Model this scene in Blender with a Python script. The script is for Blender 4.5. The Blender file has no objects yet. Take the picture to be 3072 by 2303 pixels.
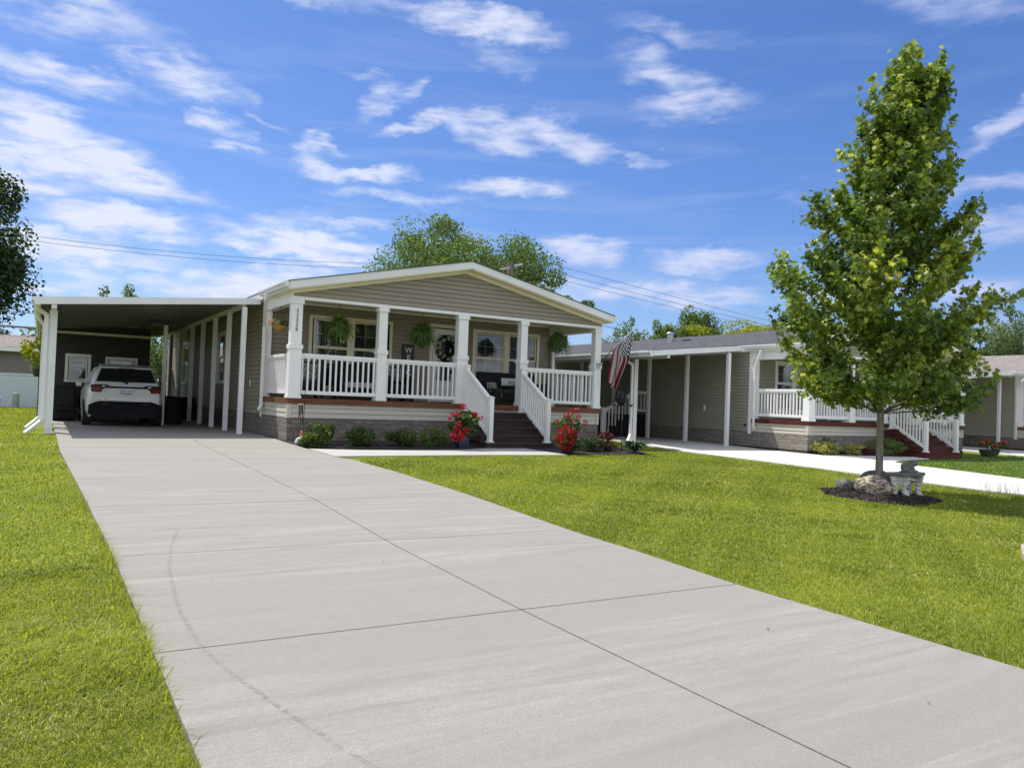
import bpy, bmesh, math, random
import numpy as np
from mathutils import Vector, Matrix
random.seed(7); np.random.seed(7)
sc = bpy.context.scene
COL = sc.collection
rad = math.radians

# ------------------------------------------------------------------ camera
H = 1.09
YA, PI_, RO = .5350, .0220, .0377
_r = Vector((math.cos(YA), -math.sin(YA), 0))
_f = Vector((math.sin(YA)*math.cos(PI_), math.cos(YA)*math.cos(PI_), math.sin(PI_)))
_u = _r.cross(_f)
_R = _r*math.cos(RO) + _u*math.sin(RO)
_U = -_r*math.sin(RO) + _u*math.cos(RO)
cd = bpy.data.cameras.new('camera'); cam = bpy.data.objects.new('camera', cd); COL.objects.link(cam)
cam.matrix_world = Matrix(((_R.x, _U.x, -_f.x, 0), (_R.y, _U.y, -_f.y, 0), (_R.z, _U.z, -_f.z, H), (0, 0, 0, 1)))
cd.sensor_width = 36; cd.lens = 36*791.96/1024; cd.clip_end = 3000; cd.clip_start = .05
sc.camera = cam
sc.render.resolution_x = 1024; sc.render.resolution_y = 767

# ------------------------------------------------------------------ light
SD = Vector((-.285, .48, 1)).normalized()            # towards the sun
sl = bpy.data.lights.new('sun', 'SUN'); so = bpy.data.objects.new('sun', sl); COL.objects.link(so)
sl.energy = 4.6; sl.angle = rad(.55); sl.color = (1, .955, .88)
so.rotation_euler = SD.to_track_quat('Z', 'Y').to_euler(); so.location = (0, 0, 30)
sc.view_settings.view_transform = 'Standard'; sc.view_settings.look = 'None'
sc.view_settings.exposure = EXPOSURE = .25; sc.view_settings.gamma = 1

class NT:
    """small helper to write node trees"""
    def __init__(s, tree): s.t = tree; s.n = tree.nodes; s.l = tree.links
    def new(s, kind, **kw):
        n = s.n.new(kind)
        for k, v in kw.items(): setattr(n, k, v)
        return n
    def put(s, sock, v):
        if hasattr(v, 'is_linked') or hasattr(v, 'links'): s.l.new(v, sock)
        else: sock.default_value = v
    def math(s, op, a, b=None, c=None, clamp=False):
        n = s.new('ShaderNodeMath', operation=op, use_clamp=clamp)
        for i, v in enumerate((a, b, c)):
            if v is not None: s.put(n.inputs[i], v)
        return n.outputs[0]
    def vmath(s, op, a, b=None, scale=None):
        n = s.new('ShaderNodeVectorMath', operation=op)
        s.put(n.inputs[0], a)
        if b is not None: s.put(n.inputs[1], b)
        if scale is not None: s.put(n.inputs['Scale'], scale)
        return n.outputs['Value'] if op in ('DOT_PRODUCT', 'LENGTH') else n.outputs[0]
    def mix(s, f, a, b, mode='MIX'):
        n = s.new('ShaderNodeMix', data_type='RGBA', blend_type=mode)
        s.put(n.inputs[0], f); s.put(n.inputs[6], a); s.put(n.inputs[7], b)
        return n.outputs[2]
    def noise(s, vec, scale, detail=4, rough=.55, dist=0):
        n = s.new('ShaderNodeTexNoise'); s.put(n.inputs['Vector'], vec)
        n.inputs['Scale'].default_value = scale; n.inputs['Detail'].default_value = detail
        n.inputs['Roughness'].default_value = rough; n.inputs['Distortion'].default_value = dist
        return n.outputs[0]
    def ramp(s, f, stops):
        n = s.new('ShaderNodeValToRGB'); s.put(n.inputs[0], f); e = n.color_ramp.elements
        while len(e) > 1: e.remove(e[0])
        for i, (p, c) in enumerate(stops):
            if i: el = e.new(p)
            else: el = e[0]; el.position = p
            el.color = (c, c, c, 1) if not isinstance(c, (tuple, list)) else tuple(c)+(1,)
        return n.outputs[0]
    def maprange(s, v, a, b, c=0, d=1, kind='LINEAR'):
        n = s.new('ShaderNodeMapRange', interpolation_type=kind)
        for i, x in enumerate((v, a, b, c, d)): s.put(n.inputs[i], x)
        return n.outputs[0]
    def mapping(s, vec, loc=(0, 0, 0), rot=(0, 0, 0), scale=(1, 1, 1), kind='POINT'):
        n = s.new('ShaderNodeMapping', vector_type=kind); s.put(n.inputs[0], vec)
        n.inputs[1].default_value = loc; n.inputs[2].default_value = rot; n.inputs[3].default_value = scale
        return n.outputs[0]

# ------------------------------------------------------------------ sky with thin cirrus
w = bpy.data.worlds.new('World'); sc.world = w; w.use_nodes = True
W = NT(w.node_tree); W.n.clear()
SKYS = .115
sky = W.new('ShaderNodeTexSky', sky_type='NISHITA'); sky.sun_disc = False
sky.sun_elevation = math.asin(SD.z); sky.sun_rotation = math.atan2(SD.x, SD.y)
sky.air_density = 1.15; sky.dust_density = .35; sky.ozone_density = 3.2; sky.altitude = 200
tc = W.new('ShaderNodeTexCoord'); dirv = W.vmath('NORMALIZE', tc.outputs['Generated'])
sx = W.new('ShaderNodeSeparateXYZ'); W.put(sx.inputs[0], dirv)
az = W.math('MULTIPLY', W.math('ARCTAN2', sx.outputs[0], sx.outputs[1]), 57.2958)
el = W.math('MULTIPLY', W.math('ARCSINE', sx.outputs[2]), 57.2958)
cv = W.new('ShaderNodeCombineXYZ'); W.put(cv.inputs[0], az); W.put(cv.inputs[1], el)
ae = cv.outputs[0]
wn = W.new('ShaderNodeTexNoise'); W.put(wn.inputs['Vector'], W.mapping(ae, scale=(.22, .5, 1))); wn.inputs['Scale'].default_value = 1; wn.inputs['Detail'].default_value = 7; wn.inputs['Roughness'].default_value = .62
warp = W.vmath('MULTIPLY', W.vmath('SUBTRACT', wn.outputs[1], (.5, .5, .5)), (5.2, 3.6, 0))
aew = W.vmath('ADD', ae, warp)
# (azimuth, elevation, half length, half thickness, tilt, weight) of every cloud streak, degrees
CLOUDS = [(0, 22.8, 7.5, 2.0, -10, .75), (6.5, 20.2, 5.5, 1.4, -14, .8), (0, 18.7, 6, 1.0, -4, .8), (0, 15.5, 6.3, 1.4, -15, 1.15), (1.5, 13.7, 6, 1.5, -7, 1.35),
 (-2.0, 12.3, 6, 1.1, 0, .9), (4, 10.6, 5.4, 1.1, -2, 1.1), (1, 8.4, 7, 1.3, -1, 1.2), (6, 7.3, 4, .8, -4, .6), (0, 6.5, 5, .9, 0, .8), (8.4, 12.6, 2.6, .5, 2, .5),
 (15.5, 10.4, 5.8, 1.15, -2, 1.3), (13, 11.7, 5, .7, 4, .6), (18, 11.9, 4.5, .45, 0, .6), (11.5, 7.4, 4.6, 1.5, 8, 1.2), (15, 8.3, 3, 1.0, 0, .9),
 (9.8, 17.5, 2.1, .6, -12, .9), (11, 16.2, 2, .45, -8, .6), (12.5, 18, 2, .3, -20, .5), (11.5, 19.4, 1.4, .4, -20, .5), (15.8, 17.0, 1.7, .7, 5, 1.1), (16, 15.9, 2, .8, -20, .7),
 (19.5, 15.4, 3.8, .75, 2, 1.0), (22, 13.9, 5.5, .55, 1, .8), (20.6, 20.6, 1.9, 1.0, 42, .8), (19.5, 21.9, 2.2, .5, 5, .6), (22.6, 21, 1.8, .7, 35, .6),
 (23.4, 18.9, 3.8, .6, 16, .9), (28.5, 19, 3.8, 1.5, -10, 1.0), (33.5, 18.6, 4, 1.3, -14, .95), (38.5, 17.5, 3, .45, -5, .75), (28, 25.6, 5.8, 1.1, -6, 1.0), (29, 23.5, 3.2, .9, -20, .6),
 (41.3, 22.3, 4.6, 1.4, -22, .85), (43, 20.9, 4.5, 1.0, 4, .8), (41, 25.2, 5.2, .8, -12, .55), (30, 15.2, 4.8, .65, 3, .85), (35.3, 11, 3.6, .9, 0, .95), (44, 10.3, 4.2, 1.0, 0, .95),
 (42, 7.9, 8.5, 1.0, 0, .95), (54, 8, 5, 1, 0, .7), (33, 8.2, 4, 1.2, 0, .8), (61.8, 17.7, 2.6, .7, 32, .9), (61.5, 14.2, 3.4, .8, 4, .9), (61.5, 11.5, 3.6, 1.1, 0, .9), (60, 8.2, 4, 1.1, 0, .8), (59, 24.8, 5.5, 1.2, -12, .6),
 (17, 26.2, 8, .8, 0, .6), (26, 10.9, 2, .6, 0, .5), (50.5, 14.4, 2.2, .5, 10, .5)]
acc = None
for a, e, L, T, tilt, wt in CLOUDS:
    q = W.mapping(aew, loc=(a, e, 0), rot=(0, 0, rad(tilt)), scale=(L*1.25, T*1.25, 1), kind='TEXTURE')
    v = W.math('MULTIPLY', W.math('SUBTRACT', 1.0, W.vmath('DOT_PRODUCT', q, q), clamp=True), wt)
    acc = v if acc is None else W.math('MAXIMUM', acc, v)
# unseen sky behind the lens: thick cloud added to brighten shaded fronts
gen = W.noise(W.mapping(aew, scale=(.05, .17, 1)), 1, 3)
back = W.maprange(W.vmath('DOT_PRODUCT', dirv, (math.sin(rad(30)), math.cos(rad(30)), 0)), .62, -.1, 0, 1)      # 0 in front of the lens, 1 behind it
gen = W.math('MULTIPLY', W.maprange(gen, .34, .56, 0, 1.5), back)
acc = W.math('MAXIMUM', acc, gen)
fib = W.noise(W.mapping(ae, rot=(0, 0, rad(-12)), scale=(.24, 1.2, 1)), 1, 7, .56, .7)
puff = W.noise(W.mapping(ae, scale=(.32, .8, 1)), 1, 5, .52, .3)
tex = W.math('ADD', W.math('MULTIPLY', fib, .55), W.math('MULTIPLY', puff, .55))
cov = W.math('MULTIPLY', acc, W.maprange(tex, .36, .72, .25, 1.35))
cov = W.maprange(cov, .06, 1.12, 0, 1, 'SMOOTHSTEP')
thin = W.noise(W.mapping(ae, rot=(0, 0, rad(-7)), scale=(.07, .55, 1)), 1, 7, .6, .5)
cov = W.math('ADD', cov, W.math('MULTIPLY', W.maprange(thin, .48, .78, 0, .32), W.maprange(el, 26, 8, .3, 1)))
haze = W.maprange(el, 0, 14, .30, .0)
veil = W.math('MULTIPLY', W.maprange(az, 52, 0, 0, .07), W.maprange(fib, .3, .7, .4, 1))
cov = W.math('MINIMUM', W.math('ADD', W.math('MULTIPLY', cov, .9), W.math('ADD', W.math('MULTIPLY', haze, .55), veil)), .97)
hs = W.new('ShaderNodeHueSaturation'); W.put(hs.inputs['Color'], sky.outputs[0]); hs.inputs['Saturation'].default_value = 1.0; hs.inputs['Value'].default_value = 1.05
skc = W.mix(1.0, hs.outputs[0], (.48, .64, .96, 1), 'MULTIPLY')
cc = W.mix(W.maprange(az, 20, 60, 0, 1), (5.9, 6.25, 7.4, 1), (4.3, 4.8, 6.9, 1)); cc = W.mix(back, cc, (8.6, 9.0, 9.8, 1))  # last mix: extra-bright cloud colour behind the lens, added as fill light
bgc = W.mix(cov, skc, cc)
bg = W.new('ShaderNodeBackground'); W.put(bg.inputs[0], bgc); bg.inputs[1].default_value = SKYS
ow = W.new('ShaderNodeOutputWorld'); W.l.new(bg.outputs[0], ow.inputs[0])

# ------------------------------------------------------------------ helpers
def g(y):
    return float(np.interp(y, [-50, 2, 4, 6.4, 9.2, 12.7, 14.4, 16.2, 18, 19, 100], [-.25, -.25, -.24, -.23, -.165, -.11, -.08, -.06, -.01, 0, 0]))
def tag(o, label=None, cat=None, group=None, kind=None):
    if label: o['label'] = label
    if cat: o['category'] = cat
    if group: o['group'] = group
    if kind: o['kind'] = kind
    return o
def thing(name, label, cat, loc=(0, 0, 0), rz=0, group=None):
    o = bpy.data.objects.new(name, None); COL.objects.link(o); o.empty_display_size = .2
    o.location = loc; o.rotation_euler = (0, 0, rz)
    return tag(o, label, cat, group)
def root_of(o):
    while o.parent: o = o.parent
    return o
def link(name, me, parent=None, loc=(0, 0, 0)):
    o = bpy.data.objects.new(name, me); COL.objects.link(o); o.location = loc
    if parent: o.parent = parent
    return o
def dup(root, loc, rz=None, label=None, group=None, scale=None):
    def cp(o, par):
        c = o.copy(); COL.objects.link(c); c.parent = par
        for ch in list(o.children): cp(ch, c)
        return c
    r = cp(root, None); r.location = loc
    if rz is not None: r.rotation_euler = (0, 0, rz)
    if scale: r.scale = (scale,)*3 if not isinstance(scale, tuple) else scale
    if label: r['label'] = label
    if group: r['group'] = group
    return r

class MB:
    """collects faces in world coordinates; build() makes ONE mesh object whose coordinates are relative to its root"""
    def __init__(s): s.v = []; s.f = []; s.m = []; s.mi = 0; s.sm = []; s.smooth = False
    def add(s, vs, fs):
        b = len(s.v); s.v += [tuple(v) for v in vs]
        for f in fs: s.f.append([b+i for i in f]); s.m.append(s.mi); s.sm.append(s.smooth)
    def box(s, x0, x1, y0, y1, z0, z1):
        s.add([(x0, y0, z0), (x1, y0, z0), (x1, y1, z0), (x0, y1, z0), (x0, y0, z1), (x1, y0, z1), (x1, y1, z1), (x0, y1, z1)],
              [(0, 3, 2, 1), (4, 5, 6, 7), (0, 1, 5, 4), (1, 2, 6, 5), (2, 3, 7, 6), (3, 0, 4, 7)])
    def hexa(s, p):           # 8 points, bottom ring then top ring
        s.add(p, [(0, 3, 2, 1), (4, 5, 6, 7), (0, 1, 5, 4), (1, 2, 6, 5), (2, 3, 7, 6), (3, 0, 4, 7)])
    def lbox(s, F, s0, s1, n0, n1, z0, z1):   # box in a wall frame F=(origin xy, along, outward)
        P = lambda a, n, z: (F[0][0]+F[1][0]*a+F[2][0]*n, F[0][1]+F[1][1]*a+F[2][1]*n, z)
        s.hexa([P(s0, n1, z0), P(s1, n1, z0), P(s1, n0, z0), P(s0, n0, z0), P(s0, n1, z1), P(s1, n1, z1), P(s1, n0, z1), P(s0, n0, z1)])
    def bar(s, a, b, wx, wz, up=(0, 0, 1)):   # rectangular bar between points
        a = Vector(a); b = Vector(b); d = (b-a).normalized(); sd = d.cross(Vector(up))
        if sd.length < 1e-4: sd = Vector((1, 0, 0))
        sd.normalize(); u2 = sd.cross(d)
        c = [sd*(-wx/2)+u2*(-wz/2), sd*(wx/2)+u2*(-wz/2), sd*(wx/2)+u2*(wz/2), sd*(-wx/2)+u2*(wz/2)]
        s.hexa([a+q for q in c]+[b+q for q in c])
    def tube(s, pts, rs, n=8, cap=True, sy=1.0):
        pts = [Vector(p) for p in pts]
        if not hasattr(rs, '__len__'): rs = [rs]*len(pts)
        vs = []; fs = []; k = len(pts); ref = Vector((.13, .21, .97)).normalized()
        for i, p in enumerate(pts):
            d = (pts[min(i+1, k-1)]-pts[max(i-1, 0)]).normalized()
            a = d.cross(ref)
            if a.length < .05: a = d.cross(Vector((1, 0, 0)))
            a.normalize(); b = d.cross(a)
            for j in range(n):
                t = 2*math.pi*j/n; vs.append(p+(a*math.cos(t)+b*math.sin(t)*sy)*rs[i])
        for i in range(k-1):
            for j in range(n):
                fs.append((i*n+j, i*n+(j+1) % n, (i+1)*n+(j+1) % n, (i+1)*n+j))
        if cap: fs.append(tuple(range(n))[::-1]); fs.append(tuple((k-1)*n+j for j in range(n)))
        s.add(vs, fs)
    def lathe(s, c, prof, n=24):
        vs = []; fs = []
        for (r, z) in prof:
            for j in range(n):
                t = 2*math.pi*j/n; vs.append((c[0]+r*math.cos(t), c[1]+r*math.sin(t), c[2]+z))
        for i in range(len(prof)-1):
            for j in range(n): fs.append((i*n+j, i*n+(j+1) % n, (i+1)*n+(j+1) % n, (i+1)*n+j))
        fs.append(tuple(range(n))[::-1]); fs.append(tuple((len(prof)-1)*n+j for j in range(n)))
        s.add(vs, fs)
    def build(s, name, mat, parent=None, bevel=0, smooth=False, sub=0):
        off = root_of(parent).matrix_basis.inverted() if parent else Matrix.Identity(4)
        me = bpy.data.meshes.new(name)
        me.from_pydata([tuple(off @ Vector(v)) for v in s.v] if parent else s.v, [], s.f)
        for m in (mat if isinstance(mat, (list, tuple)) else [mat]): me.materials.append(m)
        me.polygons.foreach_set('material_index', s.m)
        me.polygons.foreach_set('use_smooth', [True]*len(s.f) if smooth else s.sm)
        me.validate(); me.update()
        o = link(name, me, parent)
        if bevel:
            b = o.modifiers.new('bevel', 'BEVEL'); b.width = bevel; b.segments = 2; b.limit_method = 'ANGLE'
        if sub:
            b = o.modifiers.new('sub', 'SUBSURF'); b.levels = sub; b.render_levels = sub
        return o

def npmesh(name, V, faces_n, mat, parent=None, tint=None, loops=None):
    """V (n,3) float; faces given as flat loop index array with face sizes"""
    off = root_of(parent).matrix_basis.inverted() if parent else None
    if off is not None:
        A = np.array(off); V = V @ A[:3, :3].T + A[:3, 3]
    me = bpy.data.meshes.new(name)
    me.vertices.add(len(V)); me.vertices.foreach_set('co', np.ascontiguousarray(V, dtype=np.float32).ravel())
    me.loops.add(len(loops)); me.loops.foreach_set('vertex_index', np.asarray(loops, dtype=np.int32))
    fn = np.asarray(faces_n, dtype=np.int32); st = np.concatenate([[0], np.cumsum(fn)[:-1]]).astype(np.int32)
    me.polygons.add(len(fn)); me.polygons.foreach_set('loop_start', st); me.polygons.foreach_set('loop_total', fn)
    if tint is not None:
        at = me.attributes.new('tint', 'FLOAT', 'POINT'); at.data.foreach_set('value', np.asarray(tint, dtype=np.float32))
    me.materials.append(mat); me.update(calc_edges=True); me.validate()
    return link(name, me, parent)

def text_mesh(name, s, size, mat, parent, origin, xdir=(1, 0, 0), zdir=(0, 0, 1), depth=.004, shear=0, align='CENTER', bold=0):
    cu = bpy.data.curves.new('lettering', 'FONT'); cu.body = s; cu.size = size; cu.extrude = depth; cu.shear = shear; cu.offset = bold
    cu.align_x = align; cu.align_y = 'CENTER'
    to = bpy.data.objects.new('lettering', cu); COL.objects.link(to)
    dg = bpy.context.evaluated_depsgraph_get(); me = bpy.data.meshes.new_from_object(to.evaluated_get(dg))
    bpy.data.objects.remove(to); bpy.data.curves.remove(cu)
    X = Vector(xdir).normalized(); Z = Vector(zdir).normalized(); N = X.cross(Z)
    o = Vector(origin)
    rel = root_of(parent).matrix_basis.inverted()
    for v in me.vertices: v.co = rel @ (o + X*v.co.x + Z*v.co.y + N*v.co.z)
    me.materials.clear(); me.materials.append(mat)
    return link(name, me, parent)

# ------------------------------------------------------------------ materials
def newmat(name):
    m = bpy.data.materials.new(name); m.use_nodes = True; t = NT(m.node_tree); b = t.n['Principled BSDF']; return m, t, b
def srgb(r, g_, b):
    f = lambda c: ((c/255+.055)/1.055)**2.4 if c > 10 else c/255/12.92
    return (f(r), f(g_), f(b), 1)
def M(name, col, rough=.5, spec=.4, metal=0, var=.12, vs=3., stretch=(1, 1, 1), bump=0, bs=60, coat=0, fine=0):
    m, t, b = newmat(name); tc = t.new('ShaderNodeTexCoord'); co = tc.outputs['Object']
    c = tuple(col)[:3]+(1,)
    n1 = t.noise(t.mapping(co, scale=stretch), vs, 6, .6)
    dark = tuple(x*(1-var*1.6) for x in c[:3])+(1,); lite = tuple(min(1, x*(1+var)) for x in c[:3])+(1,)
    cc = t.mix(t.maprange(n1, .3, .7), dark, lite)
    if fine:
        n2 = t.noise(co, 170, 2, .7); cc = t.mix(t.maprange(n2, .35, .7, 0, fine), cc, tuple(x*.45 for x in c[:3])+(1,))
    t.put(b.inputs['Base Color'], cc); b.inputs['Roughness'].default_value = rough; b.inputs['Metallic'].default_value = metal
    b.inputs['Specular IOR Level'].default_value = spec; b.inputs['Coat Weight'].default_value = coat
    if bump:
        bn = t.new('ShaderNodeBump'); bn.inputs['Strength'].default_value = 1; bn.inputs['Distance'].default_value = bump
        t.put(bn.inputs['Height'], t.noise(co, bs, 4, .6)); t.l.new(bn.outputs[0], b.inputs['Normal'])
    return m

m_white = M('white_vinyl', (.80, .80, .78), .38, var=.03, vs=1.5, stretch=(1, 1, .3))
m_alu = M('white_aluminium', (.74, .745, .75), .35, var=.05, vs=1.2)
m_pan = M('shade_dark_panel_underside', (.14, .145, .14), .2, .5, var=.08, vs=1.2, stretch=(1, .1, 1))  # white panels from below; carport shade is put into this dark colour
m_soffit = M('cream_soffit', srgb(232, 222, 200), .5, var=.04)
m_siding = M('taupe_siding', srgb(147, 139, 126), .55, .3, var=.05, vs=1.3, stretch=(.4, .4, 2), bump=.0012, bs=25)
m_sidingB = M('sage_siding', srgb(147, 147, 131), .55, .3, var=.05, vs=1.3, stretch=(.4, .4, 2), bump=.0012, bs=25)
m_sidingC = M('grey_beige_siding', srgb(160, 156, 140), .55, .3, var=.05, vs=1.3, stretch=(.4, .4, 2))
m_skirt = M('pale_siding', srgb(192, 186, 173), .55, .3, var=.04, vs=1.3, stretch=(.4, .4, 2))
m_deckA = M('brown_deck_board', srgb(112, 72, 48), .6, .3, var=.25, vs=4, stretch=(.3, 2, 2), bump=.002, bs=40)
m_stepA = M('stair_dark_brown', srgb(58, 44, 38), .6, .3, var=.25, vs=5, stretch=(.3, 3, 2))
m_deckB = M('red_brown_deck_board', srgb(84, 38, 32), .6, .3, var=.2, vs=4, stretch=(.3, 2, 2), bump=.002, bs=40)
m_treadA = M('stair_tread_brown', srgb(66, 56, 52), .6, .3, var=.25, vs=5, stretch=(.3, 3, 2), bump=.002, bs=40)
m_treadB = M('stair_tread_red_brown', srgb(76, 38, 34), .6, .3, var=.2, vs=5, stretch=(.3, 3, 2))
m_black = M('black_metal', (.016, .016, .018), .4, var=.1)
m_blackfab = M('black_wicker', (.012, .012, .014), .8, var=.3, vs=60, bump=.004, bs=120)
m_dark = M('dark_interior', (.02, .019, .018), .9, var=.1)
m_rubber = M('black_rubber', (.02, .02, .02), .8, var=.15, bump=.002, bs=80)
m_steel = M('galvanised_steel', (.42, .44, .45), .35, metal=.8, var=.15)
m_blind = M('window_blind', (.42, .43, .44), .6, var=.05)
m_letter = M('white_paint', (.78, .78, .76), .6, var=.05)
m_terrac = M('coco_basket', srgb(176, 128, 74), .9, var=.3, vs=40, bump=.01, bs=90)
m_navy = M('navy_glazed_pot', srgb(22, 30, 52), .25, .5, var=.2, coat=.3)
m_greypot = M('grey_pot', srgb(80, 82, 78), .6, var=.2)
m_wood = M('weathered_wood', srgb(122, 112, 104), .8, var=.25, vs=6, stretch=(4, 4, .3))
m_bark = M('tree_bark', srgb(126, 118, 106), .85, var=.3, vs=9, stretch=(2, 2, .5), bump=.008, bs=30)
m_barkd = M('dark_bark', srgb(82, 74, 66), .85, var=.3, vs=9, stretch=(2, 2, .5))

def shingles(name, c1, c2, sx=1.6):
    m, t, b = newmat(name); tc = t.new('ShaderNodeTexCoord')
    co = t.mapping(tc.outputs['Object'], rot=(0, 0, rad(90)))
    br = t.new('ShaderNodeTexBrick'); t.put(br.inputs['Vector'], co); br.offset = .5
    br.inputs['Scale'].default_value = sx*2; br.inputs['Mortar Size'].default_value = .006; br.inputs['Brick Width'].default_value = .5; br.inputs['Row Height'].default_value = .42
    br.inputs['Color1'].default_value = c1; br.inputs['Color2'].default_value = c2; br.inputs['Mortar'].default_value = tuple(x*.35 for x in c1[:3])+(1,)
    n = t.noise(tc.outputs['Object'], 7, 5, .65); n2 = t.noise(tc.outputs['Object'], 140, 2)
    c = t.mix(t.maprange(n, .35, .65, 0, .7), br.outputs[0], c2); c = t.mix(t.maprange(n2, .4, .7, 0, .45), c, tuple(x*.3 for x in c1[:3])+(1,))
    t.put(b.inputs['Base Color'], c); b.inputs['Roughness'].default_value = .95
    bn = t.new('ShaderNodeBump'); bn.inputs['Distance'].default_value = .01; t.put(bn.inputs['Height'], br.outputs[1]); t.l.new(bn.outputs[0], b.inputs['Normal'])
    return m
m_shing = shingles('charcoal_shingles', srgb(96, 95, 98), srgb(66, 66, 70))
m_shing2 = shingles('brown_grey_shingles', srgb(158, 150, 142), srgb(128, 118, 110))

def stone(name, c1, c2):
    m, t, b = newmat(name); tc = t.new('ShaderNodeTexCoord'); geo = t.new('ShaderNodeNewGeometry')
    s = t.new('ShaderNodeSeparateXYZ'); t.put(s.inputs[0], tc.outputs['Object'])
    c = t.new('ShaderNodeCombineXYZ'); t.put(c.inputs[0], t.math('ADD', s.outputs[0], s.outputs[1])); t.put(c.inputs[1], s.outputs[2])
    wv = t.new('ShaderNodeTexNoise'); t.put(wv.inputs['Vector'], c.outputs[0]); wv.inputs['Scale'].default_value = 5; wv.inputs['Detail'].default_value = 3
    co = t.vmath('ADD', c.outputs[0], t.vmath('MULTIPLY', t.vmath('SUBTRACT', wv.outputs[1], (.5, .5, .5)), (.10, .06, 0)))
    co = t.vmath('ADD', co, t.vmath('MULTIPLY', t.vmath('SUBTRACT', wv.outputs[1], (.5, .5, .5)), (.12, .10, 0)))
    br = t.new('ShaderNodeTexBrick'); t.put(br.inputs['Vector'], co); br.offset = .37; br.squash = .55; br.squash_frequency = 3; br.offset_frequency = 2
    br.inputs['Scale'].default_value = 1; br.inputs['Mortar Size'].default_value = .005; br.inputs['Brick Width'].default_value = .21; br.inputs['Row Height'].default_value = .105; br.inputs['Mortar Smooth'].default_value = .8
    br.inputs['Color1'].default_value = c1; br.inputs['Color2'].default_value = c2; br.inputs['Mortar'].default_value = tuple(x*.75 for x in c2[:3])+(1,)
    n = t.noise(tc.outputs['Object'], 14, 6, .7)
    cc = t.mix(t.maprange(n, .35, .65, 0, .5), br.outputs[0], tuple(min(1, x*.62) for x in c2[:3])+(1,))
    t.put(b.inputs['Base Color'], cc); b.inputs['Roughness'].default_value = .85
    h = t.math('ADD', t.math('MULTIPLY', br.outputs[1], -1.0), t.math('MULTIPLY', t.noise(tc.outputs['Object'], 16, 6, .7), 1.6))
    bn = t.new('ShaderNodeBump'); bn.inputs['Distance'].default_value = .035; t.put(bn.inputs['Height'], h); t.l.new(bn.outputs[0], b.inputs['Normal'])
    return m
m_stoneA = stone('taupe_stone_panel', srgb(146, 135, 126), srgb(118, 108, 100))
m_stoneB = stone('grey_stone_panel', srgb(156, 150, 140), srgb(130, 124, 116))

def glass(name, tintc=(.03, .04, .045), clear=.35):
    m = bpy.data.materials.new(name); m.use_nodes = True; t = NT(m.node_tree); t.n.clear()
    o = t.new('ShaderNodeOutputMaterial'); gl = t.new('ShaderNodeBsdfGlossy'); gl.inputs['Roughness'].default_value = .015
    tr = t.new('ShaderNodeBsdfTransparent'); tr.inputs[0].default_value = (.80, .84, .83, 1)
    fr = t.new('ShaderNodeFresnel'); fr.inputs[0].default_value = 1.52
    f = t.math('ADD', t.math('MULTIPLY', fr.outputs[0], 1.6), .05, clamp=True)
    mx = t.new('ShaderNodeMixShader'); t.put(mx.inputs[0], f); t.l.new(tr.outputs[0], mx.inputs[1]); t.l.new(gl.outputs[0], mx.inputs[2])
    t.l.new(mx.outputs[0], o.inputs[0]); return m
m_glass = glass('window_glass')

def leafmat(name, c1, c2, c3=None, trans=.45, rough=.5, gloss=.35):
    """c1 dark - c2 light by the per-leaf tint; c3 for the few brightest leaves"""
    m, t, b = newmat(name); at = t.new('ShaderNodeAttribute', attribute_name='tint'); f = at.outputs['Fac']
    c = t.mix(f, c1, c2)
    if c3: c = t.mix(t.maprange(f, .86, 1.0), c, c3)
    t.put(b.inputs['Base Color'], c); b.inputs['Roughness'].default_value = rough; b.inputs['Specular IOR Level'].default_value = gloss
    tr = t.new('ShaderNodeBsdfTranslucent'); t.put(tr.inputs[0], t.mix(1.0, c, (1.25, 1.2, .55, 1), 'MULTIPLY'))
    mx = t.new('ShaderNodeMixShader'); mx.inputs[0].default_value = trans
    t.l.new(b.outputs[0], mx.inputs[1]); t.l.new(tr.outputs[0], mx.inputs[2])
    t.l.new(mx.outputs[0], t.n['Material Output'].inputs[0]); return m
m_maple = leafmat('maple_leaf', (.045, .105, .018, 1), (.34, .44, .07, 1), (.75, .74, .14, 1), .42, .45, .45)
m_leafD = leafmat('dark_leaf', (.022, .05, .016, 1), (.06, .10, .025, 1), None, .3)
m_leafH = leafmat('honey_locust_leaf', (.045, .095, .02, 1), (.21, .31, .065, 1), None, .42)
m_leafM = leafmat('mid_green_leaf', (.06, .12, .03, 1), (.22, .31, .075, 1), None, .4)
m_leafG = leafmat('grey_green_leaf', (.10, .15, .07, 1), (.21, .27, .12, 1), None, .35)
m_leafY = leafmat('yellow_green_leaf', (.16, .22, .02, 1), (.42, .43, .04, 1), None, .4)
m_shrub = leafmat('shrub_leaf', (.022, .05, .01, 1), (.10, .16, .025, 1), (.35, .38, .05, 1), .35)
m_gold = leafmat('golden_shrub_leaf', (.22, .23, .05, 1), (.5, .48, .12, 1), None, .3)
m_fern = leafmat('fern_frond', (.04, .085, .018, 1), (.14, .22, .045, 1), None, .3)
m_ger = leafmat('geranium_leaf', (.03, .08, .02, 1), (.10, .19, .05, 1), (.45, .48, .2, 1), .3)
m_red = leafmat('red_petal', (.22, .003, .012, 1), (.60, .012, .03, 1), (.8, .06, .02, 1), .2)
m_rust = leafmat('rust_red_petal', (.20, .035, .025, 1), (.45, .14, .08, 1), None, .2)
m_pink = leafmat('pink_petal', (.45, .10, .12, 1), (.75, .45, .42, 1), None, .3)
m_wpet = leafmat('white_petal', (.5, .48, .42, 1), (.8, .78, .72, 1), None, .2)
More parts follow.
